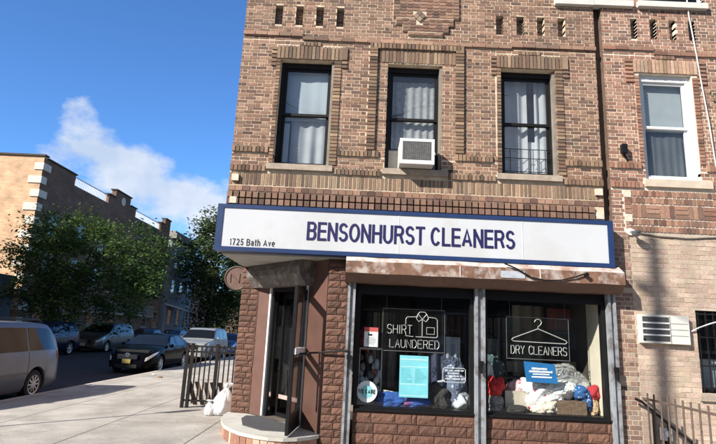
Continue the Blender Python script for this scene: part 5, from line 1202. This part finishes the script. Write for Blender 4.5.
car('parked_sedan', 'black sedan with chrome grille and yellow plate facing down the street', 'car', -8.50, 12.45, dict(SED, plate=yp), GN, paint('black_paint', (.002,.002,.003), .0, .16, 0., .05))
car('parked_suv', 'white sport utility car parked behind the black sedan', 'car', -8.50, 19.6, dict(SUV), GN, paint('white_car_paint', (.22,.23,.23), .05, .35))
car('parked_hatchback', 'small blue car behind the white sport utility car', 'car', -8.5, 25.4, dict(SED), GN, paint('deep_blue_paint', (.02,.05,.15), .4, .25))
car('parked_suv', 'dark blue sport utility car half hidden behind the minivan on the far side', 'car', -16.35, 17.6, dict(SUV), GF, paint('navy_car_paint', (.012,.018,.05), .4, .25))
car('parked_minivan', 'dull grey minivan parked under the big tree on the far side', 'minivan', -16.35, 24.4, dict(VAN, rack=None), GF, paint('dull_grey_paint', (.075,.085,.085), .3, .35))
car('parked_sedan', 'blue sedan parked past the grey minivan on the far side', 'car', -16.35, 31.2, dict(SED, emblem=False), GF, paint('blue_car_paint', (.012,.032,.09), .2, .3))
car('parked_sedan', 'pale silver sedan farthest along the far kerb', 'car', -16.35, 37.5, dict(SED, emblem=False), GF, paint('pale_silver_paint', (.18,.19,.21), .3, .35))

for nm, cat, lab, x, y, sz, c in (('paper_scrap', 'paper', 'scrap of white paper lying by the kerb behind the minivan wheel', -7.05, 6.9, .09, (.7,.7,.68)), ('dry_leaf', 'leaf', 'brown dry leaf on the pavement past the minivan shadow', -6.3, 9.9, .07, (.22,.12,.05)), ('paper_cup', 'cup', 'crushed paper cup on the pavement edge near the black sedan', -6.9, 10.9, .06, (.6,.55,.48))):
    q = MB(); blob(q, (x, y, swz(x,y)+sz*.32), (sz, sz*.7, sz*.32), x, .35, 2.5, 16, 10)
    tag(q.build(nm, M('crumpled_paper', c, .8)), lab, cat)
# ------------------------------------------------------------------ trees
def tree(name, label, base, trunk_h, tr, crown, n_clump, per, leaf, seed, cols, group=None, lean=(0,0)):
    rnd = random.Random(seed); root = thing(name, label, 'tree', base, group); bx_, by_, bz_ = base
    cx, cy, cz, rx, ry, rz = crown; t = MB()
    topp = Vector((cx, cy, cz+rz*.35)); p0 = Vector((bx_, by_, bz_-.1)); f1 = Vector((bx_+lean[0], by_+lean[1], bz_+trunk_h))
    t.tube([p0, p0.lerp(f1,.15), p0.lerp(f1,.6)+Vector((.05,.03,0)), f1], [tr*1.35, tr*1.02, tr*.9, tr*.8], 10)
    t.tube([f1, f1.lerp(topp,.5)+Vector((rnd.gauss(0,.3),rnd.gauss(0,.3),0)), topp], [tr*.75, tr*.45, tr*.12], 8)
    for i in range(13):
        a = rnd.uniform(0, 2*math.pi); k = rnd.uniform(.55,.95); e = Vector((cx+rx*k*math.cos(a), cy+ry*k*math.sin(a), cz+rz*rnd.uniform(-.5,.6))); s_ = f1.lerp(topp, rnd.uniform(0,.6))
        m_ = s_.lerp(e,.5)+Vector((0,0,rnd.uniform(.1,.6))); t.tube([s_, m_, e], [tr*.38, tr*.22, tr*.05], 6)
        for _ in range(2):
            e2 = m_+Vector((rnd.gauss(0,rx*.3),rnd.gauss(0,ry*.3),rnd.gauss(0.2,rz*.25))); t.tube([m_, m_.lerp(e2,.5)+Vector((0,0,.15)), e2], [tr*.18, tr*.1, tr*.03], 5)
    t.build('trunk', m_bark, root, smooth=True)
    q = MB()
    for i in range(n_clump):
        while True:
            d = Vector((rnd.uniform(-1,1), rnd.uniform(-1,1), rnd.uniform(-1,1))); l = d.length
            if .25 < l < 1: break
        d = d/l*(l**.55); lump = .78+.34*mnoise.noise(d*1.9+Vector((seed,0,0)))+.10*mnoise.noise(d*5+Vector((0,seed,0)))
        c = Vector((cx+d.x*rx*lump*1.15, cy+d.y*ry*lump*1.15, cz+d.z*rz*lump*1.15)); cr = rnd.uniform(.35,.8)*leaf*5.2; k = rnd.uniform(.7,1.35); base_c = rnd.choice(cols)
        sprig = Vector((d.x, d.y, d.z*.3-.25)).normalized()
        for j in range(per):
            o = Vector((rnd.gauss(0,.42), rnd.gauss(0,.42), rnd.gauss(0,.24)))*cr + sprig*cr*rnd.uniform(-.4,.9); p = c+o
            n = Vector((rnd.gauss(0,.6), rnd.gauss(0,.6), 1)).normalized(); a = Vector((rnd.gauss(0,1), rnd.gauss(0,1), rnd.gauss(-.2,.4))); a = (a-n*a.dot(n)).normalized(); w = n.cross(a)
            s_ = leaf*rnd.uniform(.6,1.2); kk = k*rnd.uniform(.8,1.2)
            q.face([p-a*s_*.5, p+w*s_*.24+a*s_*.02, p+a*s_*.55-n*s_*.12, p-w*s_*.24+a*s_*.02], 0, (base_c[0]*kk, base_c[1]*kk, base_c[2]*kk))
    q.build('crown', m_leaf, root); return root
GC = [(.046,.09,.022),(.072,.125,.03),(.05,.085,.025),(.105,.16,.04)]
tree('street_tree', 'broad dark green street tree hiding the brick apartment block', (-18.6, 24.4, 0), 2.7, .20, (-16.9, 24.8, 5.0, 5.0, 4.6, 3.4), 560, 46, .25, 21, GC, 'street trees')
tree('street_tree', 'tall leafy street tree beyond the white car, beside the shop corner', (-17.9, 55.5, 0), 4.0, .28, (-17.0, 55.5, 8.9, 4.1, 4.2, 7.6), 430, 44, .46, 5, [(.045,.075,.025),(.062,.10,.036),(.036,.062,.022),(.08,.118,.048)], 'street trees')
tree('street_tree', 'distant small tree closing the end of the street', (-20.5, 84, 0), 3.0, .25, (-20.5, 84, 5.2, 7.5, 5, 5.0), 260, 34, .5, 9, GC, 'street trees')

# ------------------------------------------------------------------ buildings across the side street
def grid_windows(parent, spots, axis, plane, w, h, m_frame, m_pane, first=None):
    """window of frame + pane, then copies; spots = (along, z)"""
    proto = None
    for (s, z) in spots:
        if proto is None:
            f = MB(); fwd = .09
            def bb(a0, a1, z0, z1, d0, d1):
                if axis == 'x': f.box(plane-d0, plane+d1, a0, a1, z0, z1)     # wall faces +x
                elif axis == '-y': f.box(a0, a1, plane-d1, plane+d0, z0, z1)
                else: f.box(a0, a1, plane-d0, plane+d1, z0, z1)
            bb(s, s+fwd, z, z+h, .1, .05); bb(s+w-fwd, s+w, z, z+h, .1, .05); bb(s+fwd, s+w-fwd, z+h-fwd, z+h, .1, .05); bb(s+fwd, s+w-fwd, z, z+fwd, .1, .05); bb(s+fwd, s+w-fwd, z+h/2-.04, z+h/2+.04, .1, .04); bb(s-.1, s+w+.1, z-.12, z-.001, .1, .12)
            o = f.build('window', m_frame, parent); f = MB(); bb(s+fwd, s+w-fwd, z+fwd, z+h/2-.04, .1, .015); bb(s+fwd, s+w-fwd, z+h/2+.04, z+h-fwd, .1, .015); p = f.build('pane', m_pane, o); proto = (o, p, s, z)
        else:
            o0, p0, s0, z0 = proto; o = o0.copy(); COL.objects.link(o); d = Vector((0, s-s0, z-z0)) if axis == 'x' else Vector((s-s0, 0, z-z0)); o.location = o0.location + d
            p = p0.copy(); COL.objects.link(p); p.parent = o
ab = thing('brick_apartment_building', 'tan brick apartment block with white corner quoins and roof railings', 'building', (-30, 38, 0))
mb_y = brickmat('sunlit_block_brick', (.62,.40,.23), (.50,.30,.17), (.56,.42,.29), w=.42, h=.14, axis='xz', ms=.014)  # sunlight put into the colour: paler copy of the block's brick
mb_x = brickmat('shaded_block_brick', (.17,.095,.06), (.13,.073,.047), (.18,.135,.10), w=.42, h=.14, axis='yz', ms=.014)  # shade put into the colour: darker copy for the street side
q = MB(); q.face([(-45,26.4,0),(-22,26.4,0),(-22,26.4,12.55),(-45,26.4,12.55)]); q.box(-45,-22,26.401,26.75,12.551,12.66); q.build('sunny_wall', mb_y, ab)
q = MB(); q.box(-30,-22.0,26.41,51,0,11.75)
for y0, y1, z in ((26.41,30.5,12.54),(36.0,37.2,12.54),(37.2,40.2,13.25),(40.2,41.6,12.54),(48.2,49.4,12.6),(49.4,51,13.3)): q.box(-22.4,-22.002,y0,y1,11.751,z)
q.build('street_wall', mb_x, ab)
m_lime = M('limestone', (.62,.58,.50), .8, var=.1, scale=6)
q = MB()
for i in range(13):
    z = .3+i*.95; w_ = .85 if i % 2 else .55; q.box(-22-w_, -21.93, 26.34, 26.41, z, z+.50); q.box(-21.995, -21.93, 26.41, 26.41+(.55 if i % 2 else .85), z, z+.50)
q.build('quoins', m_lime, ab)
q = MB(); q.box(-45,-21.9,26.3,26.8,12.661,12.78); q.build('coping', m_bark, ab)
for y0, y1, z in ((26.81,30.6,12.545),(35.9,37.15,12.545),(37.1,40.3,13.255),(40.35,41.7,12.545),(48.1,49.3,12.605),(49.35,51.1,13.305)):
    q = MB(); q.box(-22.5,-21.9,y0,y1,z,z+.1); q.build('coping', m_bark, ab)
q = MB(); q.disc((-22,38.7,12.55), .38, (1,0,0), .05, 24); q.build('medallion', m_lime, ab)
m_rwhite = M('white_railing', (.70,.72,.74), .5, var=.05)
for y0, y1 in ((30.5,36.0),(41.6,48.2)):
    q = MB(); q.box(-22.2,-22.14,y0,y1,12.45,12.52); q.box(-22.2,-22.14,y0,y1,11.80,11.85); n = int((y1-y0)/.14)
    for i in range(n): q.box(-22.185,-22.155,y0+i*.14,y0+i*.14+.03,11.85,12.45)
    q.build('roof_railing', m_rwhite, ab)
m_dframe = M('grey_frame', (.22,.21,.20), .6)
m_bwin = M('dark_pane', (.02,.022,.025), .06, var=.1, coat=.6)
grid_windows(ab, [(y, z) for z in (1.35, 4.6, 7.4, 10.0) for y in (28.0, 31.6, 35.2, 38.8, 42.4, 46.0, 49.0) if not (z > 9 and y < 40)], 'x', -22.0, 1.25, 1.7, m_dframe, m_bwin)
q = MB(); q.box(-22,-21.3,33.2,47.5,2.35,2.5); q.build('balcony_slab', m_sill, ab)
q = MB(); q.box(-21.36,-21.30,33.2,47.5,3.35,3.42)
for i in range(72): q.box(-21.35,-21.31,33.25+i*.198,33.25+i*.198+.05,2.5,3.35)
q.build('balcony_railing', M('balcony_paint', (.26,.25,.23), .6), ab)
lh = thing('low_house', 'low dark house with a pitched roof in front of the tan block', 'building', (-26, 22, 0))
q = MB(); q.box(-30,-21.9,19.3,25.6,0,4.3); q.build('wall', M('slate_siding', (.14,.16,.20), .8, var=.15), lh)
q = MB(); q.oprism((-30.2,25.8), (-30.2,19.1), [(0,4.301),(8.6,4.301),(4.3,6.3)]); q.build('roof', M('roof_shingle', (.06,.055,.05), .9), lh)
grid_windows(lh, [(20.4,1.2),(23.2,1.2)], 'x', -21.9, 1.0, 1.5, m_dframe, m_bwin)
rh1 = thing('row_house', 'pale grey row house with a dark cornice past the brick block', 'building', (-26.5, 57, 0), 'row houses up the street')
q = MB(); q.box(-31,-22,52.2,61.5,0,11.6); q.build('wall', M('pale_grey_siding', (.24,.26,.29), .8, var=.08), rh1)
q = MB(); q.box(-31.1,-21.5,52.0,61.7,11.601,12.2); q.box(-31.1,-21.7,52.1,61.6,12.201,12.5); q.build('cornice', M('cornice_grey', (.25,.24,.22), .8), rh1)
grid_windows(rh1, [(y, z) for z in (1.6, 5.0, 8.3) for y in (53.3, 56.2, 59.2)], 'x', -22.0, 1.3, 1.9, m_dframe, m_bwin)
q = MB(); q.hexa([(-22,52.4,3.9),(-22,56.5,3.9),(-22.0,56.5,4.0),(-22,52.4,4.0),(-19.6,52.4,3.3),(-19.6,56.5,3.3),(-19.6,56.5,3.42),(-19.6,52.4,3.42)]); q.build('awning', m_white, rh1)
q = MB(); q.tube([(-19.7,52.6,0),(-19.7,52.6,3.3)], .07); q.build('awning_post', m_rail, rh1)
rh2 = thing('row_house', 'orange brick row house behind the tall tree', 'building', (-26.5, 68, 0), 'row houses up the street')
q = MB(); q.box(-31,-22,61.8,74,0,10.2); q.build('wall', brickmat('orange_brick', (.42,.20,.11), (.36,.17,.09), (.4,.3,.22), w=.42, h=.14, axis='yz'), rh2)
q = MB(); q.box(-31.1,-21.6,61.75,74.2,10.201,10.7); q.build('cornice', m_lime, rh2)
grid_windows(rh2, [(y, z) for z in (1.6, 4.8, 7.6) for y in (63, 66, 69, 72)], 'x', -22.0, 1.2, 1.7, m_dframe, m_bwin)
eb = thing('brick_terrace', 'dark brick terrace closing the far end of the side street', 'building', (-8, 128, 0))
q = MB(); q.box(-70, 45, 126, 136, 0, 9.2); q.build('wall', brickmat('terrace_brick', (.15,.085,.06), (.12,.07,.05), (.17,.13,.1), w=.42, h=.14, axis='xz'), eb)
q = MB(); q.box(-70.3, 45.3, 125.6, 136, 9.201, 9.8); q.build('cornice', m_bark, eb)
# unseen block added left of the frame, sized to shade the side street
cb = thing('added_shade_block', 'plain brick block added out of view to shade the side street', 'building', (-27, 6, 0))
q = MB(); q.box(-30.5,-22.5,-9,18.6,0,12.2); q.build('wall', brickmat('corner_brick', (.32,.18,.12), (.27,.15,.1), (.4,.3,.24), w=.42, h=.14, axis='yz'), cb)
grid_windows(cb, [(y, z) for z in (1.6, 4.6, 7.6) for y in (-6, -2, 2, 6, 10, 14)], 'x', -22.5, 1.2, 1.8, m_white, m_bwin)
# houses across the avenue, behind the camera, mirrored in the shop glass
for nm, lab, x0, x1, h, c in (('opposite_house', 'dark red brick house across the avenue', -16, 3, 8.0, (.20,.10,.07)), ('opposite_house', 'brown brick house across the avenue', 3.3, 24, 6.6, (.17,.12,.09))):
    oh = thing(nm, lab, 'building', ((x0+x1)/2, -28, 0), 'houses across the avenue')
    q = MB(); q.box(x0, x1, -34, -22, 0, h); q.build('wall', M('opposite_brick', c, .9), oh)
    grid_windows(oh, [(x0+1.5+i*3.1, z) for i in range(int((x1-x0-2)/3.1)) for z in (1.4, 4.2)], '+y', -22.0, 1.3, 1.7, m_white, m_bwin)
